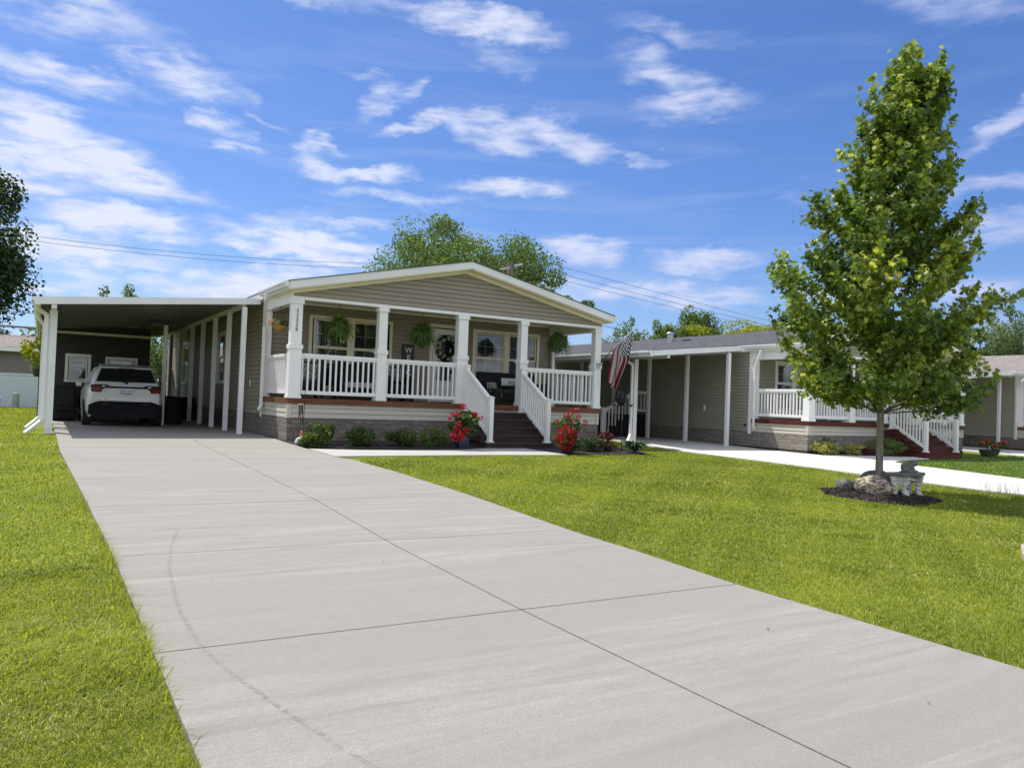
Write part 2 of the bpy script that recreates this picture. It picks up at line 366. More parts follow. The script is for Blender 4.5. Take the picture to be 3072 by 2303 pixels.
m_hosta = leafmat('hosta_leaf', (.035, .075, .045, 1), (.12, .19, .12, 1), (.4, .46, .35, 1), .25)
m_burg = leafmat('burgundy_leaf', (.05, .008, .01, 1), (.14, .02, .02, 1), None, .25)
m_twig = M('dry_twig', srgb(150, 140, 122), .8, var=.2)
m_grass = leafmat('grass_blade', (.125, .18, .022, 1), (.43, .475, .072, 1), (.58, .52, .27, 1), .5, .5, .35)
m_grass2 = leafmat('cool_grass_blade', (.08, .16, .04, 1), (.24, .34, .10, 1), (.44, .46, .25, 1), .45, .5, .3)

def mulchmat():
    m, t, b = newmat('dark_mulch'); tc = t.new('ShaderNodeTexCoord')
    v = t.new('ShaderNodeTexVoronoi'); t.put(v.inputs['Vector'], tc.outputs['Object']); v.inputs['Scale'].default_value = 28
    c = t.mix(v.outputs['Color'], (.018, .014, .014, 1), (.06, .045, .045, 1)); t.put(b.inputs['Base Color'], c); b.inputs['Roughness'].default_value = .95
    bn = t.new('ShaderNodeBump'); bn.inputs['Distance'].default_value = .03; t.put(bn.inputs['Height'], v.outputs['Distance']); t.l.new(bn.outputs[0], b.inputs['Normal'])
    return m
m_mulch = mulchmat()
m_chip = leafmat('bark_chip', (.018, .013, .013, 1), (.10, .075, .07, 1), None, 0, .8)

# concrete
def concrete(name, base, warm=0.0, streak=1.0):
    m, t, b = newmat(name); tc = t.new('ShaderNodeTexCoord'); co = tc.outputs['Object']
    k = lambda f: tuple(x*f for x in base)+(1,)
    st = t.noise(t.mapping(co, rot=(0, 0, rad(2)), scale=(.7, 7.5, 1)), 1, 8, .72, .5)
    pt = t.noise(t.mapping(co, scale=(.45, .9, 1)), 1, 6, .7)
    fi = t.noise(t.mapping(co, scale=(1, 3.5, 1)), 28, 5, .8)
    sp = t.noise(co, 150, 3, .75)
    c = t.mix(t.maprange(st, .34, .68), k(1-.30*streak), k(1+.17*streak))
    # sharp-edged wetter bands where the surface was finished in passes
    s2 = t.new('ShaderNodeSeparateXYZ'); t.put(s2.inputs[0], co)
    wob = t.math('ADD', s2.outputs[1], t.math('MULTIPLY', t.noise(co, .6, 2), .25))
    band = t.noise(t.mapping(t.vmath('MULTIPLY', co, (0, 0, 0)), loc=(0, 0, 0)), 1, 0)
    cb = t.new('ShaderNodeCombineXYZ'); t.put(cb.inputs[1], t.math('MULTIPLY', t.math('FLOOR', t.math('MULTIPLY', wob, 2.1)), 7.31))
    bv = t.new('ShaderNodeTexWhiteNoise', noise_dimensions='3D'); t.put(bv.inputs['Vector'], cb.outputs[0])
    c = t.mix(t.maprange(bv.outputs[0], .40, .95, 0, .75*streak), c, k(.84))
    stn = t.noise(t.vmath('ADD', co, (13, 5, 0)), .9, 5, .65, .6); c = t.mix(t.maprange(stn, .52, .74, 0, .22), c, k(.78))
    c = t.mix(t.maprange(pt, .5, .75, 0, .28), c, (base[0]*.95, base[1]*.86, base[2]*.82, 1))
    c = t.mix(t.maprange(fi, .35, .72, .0, .7), c, k(.66)); bl = t.noise(co, 9, 5, .7); c = t.mix(t.maprange(bl, .42, .7, 0, .5), c, k(.78)); c = t.mix(t.maprange(sp, .50, .72, 0, .65), c, k(.5)); c = t.mix(t.maprange(sp, .44, .28, 0, .5), c, k(1.35))
    t.put(b.inputs['Base Color'], c); b.inputs['Roughness'].default_value = .85; b.inputs['Specular IOR Level'].default_value = .25
    bn = t.new('ShaderNodeBump'); bn.inputs['Distance'].default_value = .0025; t.put(bn.inputs['Height'], t.math('ADD', fi, sp)); t.l.new(bn.outputs[0], b.inputs['Normal'])
    return m
m_conc = concrete('broomed_concrete', (.350, .329, .292))
m_conc2 = concrete('new_pale_concrete', (.66, .645, .61), streak=.35)
m_conc3 = concrete('pale_walk_concrete', (.50, .485, .45), streak=.5)
m_kerb = M('kerb_concrete', srgb(176, 160, 150), .85, var=.15, fine=.3)
m_crack = M('joint_filler', (.07, .06, .055), .9)

def lawnmat():
    m, t, b = newmat('lawn_turf'); tc = t.new('ShaderNodeTexCoord'); co = tc.outputs['Object']
    n = t.noise(co, .55, 4, .6); n2 = t.noise(co, 30, 4, .7); n3 = t.noise(co, 4, 3, .6)
    c = t.mix(t.maprange(n, .35, .65), (.17, .22, .025, 1), (.25, .29, .04, 1))
    c = t.mix(t.maprange(n3, .5, .75, 0, .6), c, (.30, .29, .09, 1)); c = t.mix(t.maprange(n2, .4, .7, 0, .5), c, (.08, .10, .02, 1))
    t.put(b.inputs['Base Color'], c); b.inputs['Roughness'].default_value = 1; b.inputs['Specular IOR Level'].default_value = .1
    bn = t.new('ShaderNodeBump'); bn.inputs['Distance'].default_value = .03; t.put(bn.inputs['Height'], n2); t.l.new(bn.outputs[0], b.inputs['Normal'])
    return m
m_lawn = lawnmat()

# ------------------------------------------------------------------ ground, drives, walks
def strip_sheet(name, poly_rows, mat, z=.03, thick=0, parent=None):
    """poly_rows: list of (y, x0, x1) - one quad between successive rows, following the ground"""
    mb = MB()
    for (ya, a0, a1), (yb, b0, b1) in zip(poly_rows[:-1], poly_rows[1:]):
        za, zb = g(ya)+z, g(yb)+z
        if thick: mb.hexa([(a0, ya, za-thick), (a1, ya, za-thick), (b1, yb, zb-thick), (b0, yb, zb-thick), (a0, ya, za), (a1, ya, za), (b1, yb, zb), (b0, yb, zb)])
        else: mb.add([(a0, ya, za), (a1, ya, za), (b1, yb, zb), (b0, yb, zb)], [(0, 1, 2, 3)])
    return mb
ys = [-300, -60, -20, -8, -2, 0, 2, 3, 4, 5.2, 6.4, 7.8, 9.2, 11, 12.7, 14.4, 15.3, 16.2, 17.1, 18, 18.5, 19, 25, 40, 100, 700]
mb = MB(); xs = [-400, -100, -30, -10, 0, 10, 20, 30, 60, 150, 600]
for i in range(len(ys)-1):
    for j in range(len(xs)-1):
        mb.add([(xs[j], ys[i], g(ys[i])), (xs[j+1], ys[i], g(ys[i])), (xs[j+1], ys[i+1], g(ys[i+1])), (xs[j], ys[i+1], g(ys[i+1]))], [(0, 1, 2, 3)])
tag(mb.build('ground', m_lawn), kind='structure')

ZD = .035
LE = lambda y: float(np.interp(y, [-2, 3, 7, 8.3, 10.5, 15.3, 19.4, 40], [.53, .53, .52, .48, .43, .31, .29, .29]))
RE = lambda y: float(np.interp(y, [-2, 1, 2.2, 4.2, 5.5, 6.9, 9.25, 11.8, 13.6, 14.2, 15.0, 16.3, 17.5, 40], [4.6, 4.53, 4.5, 4.5, 4.62, 4.68, 4.8, 4.88, 4.84, 4.70, 4.72, 4.68, 4.7, 4.7]))
JX = lambda y: float(np.interp(y, [-2, 4.2, 6.7, 9, 20, 40], [2.63, 2.63, 2.70, 2.78, 2.82, 2.82]))
joints = [-3.2, -.6, 4.22, 6.65, 9.02, 11.4, 13.8, 16.2, 18.6, 21, 23.4, 25.8, 28.95]
mb = MB(); G2 = .006
kn = [-2, 1, 2, 3, 4, 5.2, 5.5, 6.4, 7.8, 8.3, 9.2, 10.5, 11, 11.8, 12.7, 13.6, 14.2, 14.4, 15.3, 16.3, 17.1, 17.5, 18, 19]
for a, b in zip(joints[:-1], joints[1:]):
    yy = [a+G2] + [k for k in kn if a+.05 < k < b-.05] + [b-G2]
    for side in (0, 1):
        for y0, y1 in zip(yy[:-1], yy[1:]):
            if side == 0: A = (LE(y0), JX(y0)-G2); B = (LE(y1), JX(y1)-G2)
            else: A = (JX(y0)+G2, RE(y0)); B = (JX(y1)+G2, RE(y1))
            for (p, q, u) in ((0, 1, 0),):
                z0, z1 = g(y0)+ZD, g(y1)+ZD
                mb.add([(A[0], y0, z0), (A[1], y0, z0), (B[1], y1, z1), (B[0], y1, z1)], [(0, 1, 2, 3)])
                mb.add([(A[0], y0, z0), (B[0], y1, z1), (B[0], y1, z1-.08), (A[0], y0, z0-.08)], [(0, 1, 2, 3)])
                mb.add([(A[1], y0, z0), (B[1], y1, z1), (B[1], y1, z1-.08), (A[1], y0, z0-.08)], [(3, 2, 1, 0)])
        for yq, sgn in ((a+G2, 1), (b-G2, -1)):
            X0, X1 = (LE(yq), JX(yq)-G2) if side == 0 else (JX(yq)+G2, RE(yq))
            mb.add([(X0, yq, g(yq)+ZD), (X1, yq, g(yq)+ZD), (X1, yq, g(yq)-.04), (X0, yq, g(yq)-.04)], [(0, 3, 2, 1) if sgn > 0 else (0, 1, 2, 3)])
tag(mb.build('driveway', m_conc), kind='structure')
mb = MB()
for a, b in zip(kn[:-1], kn[1:]):
    mb.add([(JX(a)-.02, a, g(a)+.012), (JX(a)+.02, a, g(a)+.012), (JX(b)+.02, b, g(b)+.012), (JX(b)-.02, b, g(b)+.012)], [(0, 1, 2, 3)])
for y in joints: mb.add([(LE(y)+.01, y-.02, g(y)+.008), (RE(y)-.01, y-.02, g(y)+.008), (RE(y)-.01, y+.02, g(y)+.008), (LE(y)+.01, y+.02, g(y)+.008)], [(0, 1, 2, 3)])
tag(mb.build('driveway_joint', m_crack), kind='structure')
# thin tyre scuff on the left bays
m, t, b = newmat('tyre_scuff'); tc = t.new('ShaderNodeTexCoord')
b.inputs['Base Color'].default_value = (.12, .115, .11, 1); b.inputs['Roughness'].default_value = .9
t.put(b.inputs['Alpha'], t.maprange(t.noise(tc.outputs['Object'], 30, 4, .7), .42, .75, .0, .38)); m_scuff = m
mb = MB()
arc = [(1.10, 7.6), (.95, 6.9), (.84, 6.15), (.77, 5.35), (.74, 4.85), (.745, 4.235)], [(.745, 4.205), (.79, 3.85), (.86, 3.5), (.92, 3.2), (1.0, 2.85), (1.1, 2.5)], [(2.2, 1.2), (2.4, 1.0)]
for part in arc[:2]:
    for (x0, y0), (x1, y1) in zip(part[:-1], part[1:]):
        mb.add([(x0-.012, y0, g(y0)+ZD+.003), (x0+.014, y0, g(y0)+ZD+.003), (x1+.014, y1, g(y1)+ZD+.003), (x1-.012, y1, g(y1)+ZD+.003)], [(0, 3, 2, 1)])
tag(mb.build('tyre_mark', m_scuff), kind='structure')

# walk to the stairs
WF = [(4.72, 14.30), (5.9, 14.38), (8.1, 14.5), (9.85, 14.42), (10.0, 14.46)]
WB = [(4.72, 16.0), (5.6, 15.72), (6.6, 15.7), (8.0, 15.85), (8.9, 16.2), (10.1, 16.25)]
mb = MB()
xq = [4.72, 5.3, 5.9, 6.6, 7.3, 8.1, 8.9, 9.5, 10.05]
fy = lambda x: float(np.interp(x, [p[0] for p in WF], [p[1] for p in WF])); by = lambda x: float(np.interp(x, [p[0] for p in WB], [p[1] for p in WB]))
for a, b in zip(xq[:-1], xq[1:]):
    for k in range(4):
        f0, f1 = k/4, (k+1)/4
        P = []
        for (x, f) in ((a, f0), (b, f0), (b, f1), (a, f1)):
            y = fy(x)*(1-f)+by(x)*f; P.append((x, y, g(y)+ZD+.002))
        mb.add(P, [(0, 1, 2, 3)])
    mb.add([(a, fy(a), g(fy(a))+ZD+.002), (b, fy(b), g(fy(b))+ZD+.002), (b, fy(b), g(14)-.02), (a, fy(a), g(14)-.02)], [(0, 3, 2, 1)])
mb.add([(10.05, fy(10.05), g(14.4)+ZD), (10.05, 16.25, g(16.2)+ZD), (10.05, 16.25, -.2), (10.05, fy(10.05), -.2)], [(3, 2, 1, 0)])
tag(mb.build('front_walk', m_conc3), kind='structure')
# apron under the stairs
mb = MB(); mb.box(8.9, 10.95, 15.9, 17.9, -.2, -.05); tag(mb.build('stair_pad', m_conc), kind='structure')

# neighbour's drive
rows = [(-2, 14.9, 18.4), (2, 14.75, 18.2), (6, 14.6, 18.0), (7.2, 14.6, 17.92), (7.66, 14.43, 17.9), (8.92, 14.32, 17.93), (10.3, 14.4, 18.2), (11.6, 14.5, 18.33), (12.2, 14.5, 18.6), (12.5, 14.5, 18.9), (12.75, 14.5, 19.6), (13.1, 14.5, 21.4), (13.6, 14.45, 21.5), (13.95, 14.42, 20.2), (14.4, 14.42, 18.3), (15.3, 14.45, 18.25), (16.2, 14.55, 18.25), (17.8, 14.9, 18.25), (19, 14.95, 18.2), (34, 14.95, 18.2)]
tag(strip_sheet('', rows, None, .035, .1).build('neighbour_driveway', m_conc2), kind='structure')
# third drive far right
tag(strip_sheet('', [(10, 27.6, 31.9), (12.9, 27.8, 31.9), (14.6, 27.8, 31.6), (17.2, 28.0, 31.6), (30, 28.0, 31.6)], None, .03, .1).build('far_driveway', m_conc2), kind='structure')
# curved pavement edge at the right border of the view
mb = MB()
pts = [(8.2, 2.6), (8.02, 3.3), (8.0, 3.8), (8.18, 4.05), (8.75, 4.35), (9.3, 4.5), (10.2, 4.2), (12, 3.4), (14.9, 2.4)]
for (x0, y0), (x1, y1) in zip(pts[:-1], pts[1:]):
    mb.add([(x0, y0, g(y0)+.05), (x1, y1, g(y1)+.05), (x1+.5, y1-3, g(2)+.05), (x0+.5, y0-3, g(2)+.05)], [(3, 2, 1, 0)])
    mb.add([(x0, y0, g(y0)+.05), (x1, y1, g(y1)+.05), (x1, y1, g(y1)-.05), (x0, y0, g(y0)-.05)], [(0, 1, 2, 3)])
tag(mb.build('pavement', m_kerb), kind='structure')
# street behind the camera
m_asph = M('asphalt', (.05, .05, .052), .9, var=.2, fine=.3)
mb = MB(); mb.add([(-300, -15, -.24), (400, -15, -.24), (400, -3.2, -.24), (-300, -3.2, -.24)], [(0, 1, 2, 3)]); tag(mb.build('street', m_asph), kind='structure')

# ------------------------------------------------------------------ house kit
def frame(p0, p1):
    """wall frame from p0 to p1 (xy); outward normal is to the right of the direction"""
    d = Vector((p1[0]-p0[0], p1[1]-p0[1])); L = d.length; d /= L
    return (p0, (d.x, d.y), (d.y, -d.x)), L
def P3(F, a, n, z): return (F[0][0]+F[1][0]*a+F[2][0]*n, F[0][1]+F[1][1]*a+F[2][1]*n, z)
_sr = random.Random(4)
def siding(mb, F, L, z0, z1, holes=(), ex=.112, ext=None, zend=None):
    z = z0
    while z < z1-1e-4:
        zt = min(z+ex, z1)
        lo = ext(z) if ext else (0, L); hi = ext(zt) if ext else (0, L)
        segs = [(lo[0], lo[1], hi[0], hi[1])]
        for (h0, h1, za, zb) in holes:
            if z+ex*.5 > za and z+ex*.5 < zb:
                ns = []
                for (a, b, c, d) in segs:
                    if h1 <= a or h0 >= b: ns.append((a, b, c, d)); continue
                    if h0 > a: ns.append((a, h0, c, h0))
                    if h1 < b: ns.append((h1, b, h1, d))
                segs = ns
        for (a, b, c, d) in segs:
            if b-a < .01: continue
            if d < c: c = d = (c+d)/2
            cut = a+(_sr.random()*3.2+.4)
            while cut < b-.3 and cut < d-.3 and cut > c+.05 and abs(d-b) < .4:      # panel lap joints
                zz_ = z+.014; mb.add([P3(F, cut, .0205, zz_), P3(F, cut+.03, .0195, zz_), P3(F, cut+.03, .0075, zt-.001), P3(F, cut, .0085, zt-.001)], [(0, 1, 2, 3)]); mb.add([P3(F, cut, .0205, zz_), P3(F, cut, .0085, zt-.001), P3(F, cut, .004, zt-.001), P3(F, cut, .012, zz_)], [(0, 1, 2, 3)]); cut += 3.66
            zg = min(z+.013, zt-.001); k_ = (zg-z)/(zt-z); ag, bg_ = a+(c-a)*k_, b+(d-b)*k_
            mb.add([P3(F, ag, .018, zg), P3(F, bg_, .018, zg), P3(F, d, .006, zt), P3(F, c, .006, zt)], [(0, 1, 2, 3)])
            mb.add([P3(F, ag, .018, zg), P3(F, bg_, .018, zg), P3(F, bg_, -.02, zg), P3(F, ag, -.02, zg)], [(3, 2, 1, 0)])
            mb.add([P3(F, a, -.02, z), P3(F, b, -.02, z), P3(F, bg_, -.02, zg), P3(F, ag, -.02, zg)], [(0, 1, 2, 3)])
            mb.add([P3(F, a, .006, z), P3(F, b, .006, z), P3(F, b, -.02, z), P3(F, a, -.02, z)], [(0, 1, 2, 3)])
        z = zt
def window(root, F, a0, a1, z0, z1, units, zmeet, mat=None, tw=.085, grid=(3, 2), blinds=True, name='window'):
    """trim board frame a0..a1, z0..z1; units = [(u0,u1)] glass openings"""
    mat = mat or m_white; mb = MB()
    ztop, zbot = z1-tw-.045, z0+tw+.03
    mb.lbox(F, a0, a1, .0, .034, z1-tw, z1); mb.lbox(F, a0-.012, a1+.012, 0, .05, z0, z0+tw*.8)
    mb.lbox(F, a0, a0+tw, 0, .034, z0+tw*.8, z1-tw); mb.lbox(F, a1-tw, a1, 0, .034, z0+tw*.8, z1-tw)
    for (u0, u1), (v0, v1) in zip(units[:-1], units[1:]): mb.lbox(F, u1+.035, v0-.035, 0, .03, z0+tw*.8, z1-tw)
    w = mb.build(name, mat, root, bevel=.004)
    ms, mg, mbd = MB(), MB(), MB()
    for (u0, u1) in units:
        s = .035
        for (za, zb, n0, n1) in ((zmeet+.02, ztop, -.025, .018), (zbot, zmeet+.022, -.04, .003)):
            ms.lbox(F, u0-s, u1+s, n0, n1, zb, zb+s); ms.lbox(F, u0-s, u1+s, n0, n1, za-s, za)
            ms.lbox(F, u0-s, u0, n0, n1, za, zb); ms.lbox(F, u1, u1+s, n0, n1, za, zb)
            nn = (n0+n1)/2
            mg.add([P3(F, u0, nn, za), P3(F, u1, nn, za), P3(F, u1, nn, zb), P3(F, u0, nn, zb)], [(0, 1, 2, 3)])
            for k in range(1, grid[0]): c = u0+(u1-u0)*k/grid[0]; ms.lbox(F, c-.008, c+.008, nn-.012, nn-.004, za, zb)
            for k in range(1, grid[1]): c = za+(zb-za)*k/grid[1]; ms.lbox(F, u0, u1, nn-.0125, nn-.0035, c-.008, c+.008)
        if blinds:
            z = ztop-.03
            while z > zbot+.02:
                mbd.add([P3(F, u0, -.075, z), P3(F, u1, -.075, z), P3(F, u1, -.115, z+.022), P3(F, u0, -.115, z+.022)], [(0, 1, 2, 3)]); z -= .05
    ms.build('sash', mat, w, bevel=.003); mg.build('pane', m_glass, w)
    if blinds: mbd.build('blinds', m_blind, w)
    return w
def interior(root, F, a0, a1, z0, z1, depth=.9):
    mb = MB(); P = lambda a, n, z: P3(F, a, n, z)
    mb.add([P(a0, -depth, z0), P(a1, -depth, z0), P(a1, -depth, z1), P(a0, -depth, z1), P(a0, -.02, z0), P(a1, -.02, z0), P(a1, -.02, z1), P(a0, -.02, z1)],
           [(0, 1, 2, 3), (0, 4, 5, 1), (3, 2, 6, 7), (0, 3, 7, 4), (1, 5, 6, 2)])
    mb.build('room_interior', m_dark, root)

_bal = {}
def railing(root, p0, p1, z0, z1, mat=None, zslope=None, step=.13, name='railing', thick=.055):
    """p0,p1 xy; z0 bottom rail underside, z1 top rail top at p0; zslope=(dz) change of height from p0 to p1"""
    mat = mat or m_white; dz = zslope or 0
    a = Vector((p0[0], p0[1], 0)); b = Vector((p1[0], p1[1], 0)); L = (b-a).length; d = (b-a)/L
    mb = MB(); up = Vector((0, 0, 1))
    mb.bar(a+up*(z1-.035), b+up*(z1-.035+dz), thick*1.5, .07); mb.bar(a+up*(z1-.088), b+up*(z1-.088+dz), thick, .05)
    r = mb.build(name, mat, root, bevel=.005)
    mb = MB(); mb.bar(a+up*(z0+.045), b+up*(z0+.045+dz), thick, .085); mb.build('bottom_rail', mat, r, bevel=.004)
    n = max(2, int(L/step)); off = L/(n)
    key = (round(z1-z0, 3), mat.name, round(abs(d.x), 2))
    h = z1-z0-.17
    for i in range(n):
        p = a+d*(off*(i+.5)); zb = z0+.07+dz*(off*(i+.5))/L
        if key not in _bal:
            mm = MB(); w = .019
            mm.box(p.x-w, p.x+w, p.y-w, p.y+w, zb, zb+h+.04); o = mm.build('baluster', mat, r)
            _bal[key] = (o.data, root_of(r).matrix_basis.translation.copy(), Vector((p.x, p.y, zb)))
        else:
            me, ro, q = _bal[key]
            link('baluster', me, r, (Vector((p.x, p.y, zb))-root_of(r).matrix_basis.translation)-(q-ro))
    return r
def post(root, x, y, z0, z1, w=.11, mat=None, cap=True, name='newel_post'):
    mat = mat or m_white; mb = MB()
    mb.box(x-w/2, x+w/2, y-w/2, y+w/2, z0, z1); mb.box(x-w/2-.025, x+w/2+.025, y-w/2-.025, y+w/2+.025, z0, z0+.035)
    if cap:
        c = w/2+.012; mb.box(x-c, x+c, y-c, y+c, z1, z1+.02)
        mb.add([(x-c, y-c, z1+.02), (x+c, y-c, z1+.02), (x+c, y+c, z1+.02), (x-c, y+c, z1+.02), (x, y, z1+.055)], [(0, 1, 4), (1, 2, 4), (2, 3, 4), (3, 0, 4)])
    return mb.build(name, mat, root, bevel=.006)
def column(root, x, y, z0, z1, zc, w, d=.2, mat=None):
    """porch column: sleeve up to zc, collar, shaft, capital; front face at y"""
    mat = mat or m_white; mb = MB()
    def B(e, za, zb): mb.box(x-w/2-e, x+w/2+e, y-e, y+d+e, za, zb)
    B(.012, z0+.07, zc); B(.032, z0, z0+.07); B(.03, zc, zc+.10); B(0, zc+.10, z1-.1); B(.024, z1-.1, z1)
    return mb.build('column', mat, root, bevel=.004)
def gutter(root, p0, p1, z, out, mat=None, h=.11, wd=.12, name='gutter'):
    """K profile trough, z = top; p0->p1 with outward normal on the right"""
    mat = mat or m_alu; F, L = frame(p0, p1); mb = MB()
    prof = [(0, z), (0, z-h), (wd*.62, z-h), (wd*.75, z-h*.5), (wd, z-h*.32), (wd, z), (wd-.015, z), (wd-.015, z-h*.28), (.62*wd-.01, z-h+.01), (.012, z-h+.01), (.012, z)]
    n = len(prof); vs = [P3(F, 0, a, b) for a, b in prof]+[P3(F, L, a, b) for a, b in prof]
    fs = [(i, (i+1) % n, n+(i+1) % n, n+i) for i in range(n)]
    mb.add(vs, fs)
    for s in (0.002, L-.002):
        q = [P3(F, s, a, b) for a, b in [(0, z), (0, z-h), (wd*.62, z-h), (wd*.75, z-h*.5), (wd, z-h*.32), (wd, z)]]; mb.add(q, [tuple(range(6))])
    return mb.build(name, mat, root)
def downspout(root, pts, w=.075, mat=None, name='downspout'):
    mb = MB(); pts = [Vector(p) for p in pts]
    for a, b in zip(pts[:-1], pts[1:]):
        d = (b-a).normalized()*.02; mb.bar(a-d, b+d, w, w*.75, up=(0, 1, .02) if abs((b-a).normalized().z) > .95 else (0, 0, 1))
    return mb.build(name, mat or m_alu, root, bevel=.008)

def house(P):
    """gable-front manufactured home with full-width porch. P: dict of the measured numbers"""
    X0, X1, Yf, Yw, Yb = P['X0'], P['X1'], P['Yf'], P['Yw'], P['Yb']; s = P['s']      # s: height scale
    zs, zd, zr, zt, zap = P['zs'], P['zd'], P['zr'], P['zt'], P['zap']; sl = P['slope']; xc = (X0+X1)/2
    ms, mk, mst, mdk, mtr = P['mats']
    R = thing(P['name'], P['label'], 'house', (X0, Yf, 0)); P['R'] = R
    top = lambda x: zap-sl*abs(x-xc)          # top of the rake fascia
    # stone skirt
    mb = MB(); gz = -.15
    mb.box(X0, X1, Yf+.03, Yf+.15, gz, zs); mb.box(X0, X0+.12, Yf+.15, Yb, gz, zs); mb.box(X1-.12, X1, Yf+.15, Yb, gz, zs); mb.box(X0+.12, X1-.12, Yb-.12, Yb, gz, zs)
    mb.build('stone_skirt', mst, R, bevel=.006)
    mb = MB(); mb.box(X0-.012, X1+.012, Yf+.018, Yf+.03, -.02, .035); mb.box(X0-.012, X0, Yf+.03, Yb, -.02, .035); mb.build('base_flashing', m_rubber, R)
    # pale siding under the deck + corner boards
    mb = MB(); zk = zd-.11
    F, L = frame((X0, Yf+.04), (X1, Yf+.04)); siding(mb, F, L, zs, zk, ex=.115*s)
    Fl, Ll = frame((X0+.02, Yw), (X0+.02, Yf+.04)); siding(mb, Fl, Ll, zs, zk, ex=.115*s)
    Fr, Lr = frame((X1-.02, Yf+.04), (X1-.02, Yw)); siding(mb, Fr, Lr, zs, zk, ex=.115*s)
    mb.build('porch_skirting', mk, R)
    for x0, x1 in ((X0-.008, X0+.09), (X1-.09, X1+.008)): mb = MB(); mb.box(x0, x1, Yf+.01, Yf+.10, zs+.002, zk); mb.build('corner_board', mk, R, bevel=.003)
    # deck
    mb = MB(); ny = int((Yw-Yf)/.145)
    for i in range(ny): mb.box(X0+.01, X1-.01, Yf+i*.145+.004, Yf+(i+1)*.145-.003, zd-.03, zd)
    dk = mb.build('porch_deck', mdk, R, bevel=.003)
    mb = MB(); mb.box(X0-.02, X1+.02, Yf-.02, Yf+.012, zd-.12, zd-.004); mb.box(X0-.02, X0+.01, Yf+.012, Yw+.1, zd-.12, zd-.004); mb.box(X1-.01, X1+.02, Yf+.012, Yw, zd-.12, zd-.004)
    mb.build('deck_rim', mdk, dk, bevel=.004)
    # walls
    zwt = top(X0)-.20
    FW, LW = frame((X0, Yw), (X1, Yw)); mb = MB()
    holes = [(w[0]-X0+.03, w[1]-X0-.03, w[2]+.05, w[3]-.05) for w in P['wins']]
    if P.get('door'): D = P['door']; holes.append((D[0]-X0+.03, D[1]-X0-.03, zd, D[2]-.04))
    siding(mb, FW, LW, zd, P['zceil'], holes, ex=.112*s)
    FS, LS = frame((X0, Yb), (X0, Yw)); sh = [(Yb-w[1]+.03, Yb-w[0]-.03, w[2]+.05, w[3]-.05) for w in P.get('side_wins', [])]
    siding(mb, FS, LS, zs, zwt+.1, sh, ex=.112*s)
    FR, LR = frame((X1, Yw), (X1, Yb)); siding(mb, FR, LR, zs, zwt+.1, ex=.112*s)
    FB, LB = frame((X1, Yb), (X0, Yb)); siding(mb, FB, LB, zs, zwt+.1, ex=.112*s)
    wall = mb.build('wall', ms, R)
    # gable front and back
    mb = MB(); FG, LG = frame((X0, Yf), (X1, Yf)); gt = lambda z: max(0.0, (z-(top(X0)-.23))/sl)
    siding(mb, FG, LG, zt, zap-.245, ex=.108*s, ext=lambda z: (gt(z), LG-gt(z)))
    mb.build('gable_siding', ms, R); mb = MB()
    FG2, _ = frame((X1, Yb), (X0, Yb)); siding(mb, FG2, LG, zwt, zap-.245, ex=.108*s, ext=lambda z: (gt(z), LG-gt(z)))
    mb.build('gable_siding', ms, R)
    # frieze boards, beams, porch ceiling
    zc = P['zceil']
    mb = MB(); mb.box(X0+.0, X1-.0, Yf-.012, Yf+.12, zt-.075, zt); mb.box(X0+.09, X1-.09, Yf+.12, Yf+.2, zt-.07, zc)
    for xa, xb in ((X0, X0+.2), (X1-.2, X1)): mb.box(xa, xb, Yf+.122, Yw-.02, zt-.16, zc+.02)
    for sgn, xe in ((1, X0), (-1, X1)):        # white side frieze up to the eave
        xa, xb = sorted((xe-.012*sgn, xe+.03*sgn)); mb.box(xa, xb, Yf-.008, Yw+.0, zt-.162, top(X0)-.19)
    mb.box(X0+.2, X1-.2, Yw-.035, Yw-.02, zc-.06, zc-.001)
    mb.build('porch_beam', m_white, R, bevel=.004)
    mb = MB(); mb.box(X0+.03, X1-.03, Yf+.02, Yw+.02, zc, zc+.03)
    for i in range(int((X1-X0-.1)/.3)): mb.box(X0+.1+i*.3, X0+.11+i*.3, Yf+.2, Yw-.04, zc-.006, zc-.0005)
    mb.build('porch_ceiling', m_soffit, R)
    # rake board inside the overhang, soffit, fascia, roof, eave
    ov = P.get('ov', .34)*1.0; ex = P.get('eave', .15)
    def rake(mb, y0, y1, d0, d1, xe=0.0):      # sloping slab between plane offsets d0 (below top) .. d1
        for sg in (-1, 1):
            xa = xc; xb = X0-xe if sg < 0 else X1+xe
            za, zb = zap, top(X0)-sl*xe
            q = [(xa, y0, za-d0), (xb, y0, zb-d0), (xb, y1, zb-d0), (xa, y1, za-d0), (xa, y0, za-d1), (xb, y0, zb-d1), (xb, y1, zb-d1), (xa, y1, za-d1)]
            mb.hexa(q if sg > 0 else [q[1], q[0], q[3], q[2], q[5], q[4], q[7], q[6]])
    mb = MB(); rake(mb, Yf-ov, Yf-ov+.03, .175*s, .0, ex); mb.build('rake_fascia', m_alu, R)
    mb = MB(); rake(mb, Yf-ov+.03, Yf-.02, .20*s, .17*s, ex-.01); rake(mb, Yf-.03, Yf-.0, .27*s, .2*s, 0)
    mb.box(X0-ex+.01, X0-.012, Yf-.02, Yb, top(X0)-.23, top(X0)-.20); mb.box(X1+.012, X1+ex-.01, Yf-.02, Yb, top(X0)-.23, top(X0)-.20)
    mb.build('soffit', m_soffit, R)
    mb = MB(); rake(mb, Yf-ov+.031, Yb+.3, .05, .004, ex+.005); rf = mb.build('roof', m_shing, R) if not P.get('roofmat') else mb.build('roof', P['roofmat'], R)
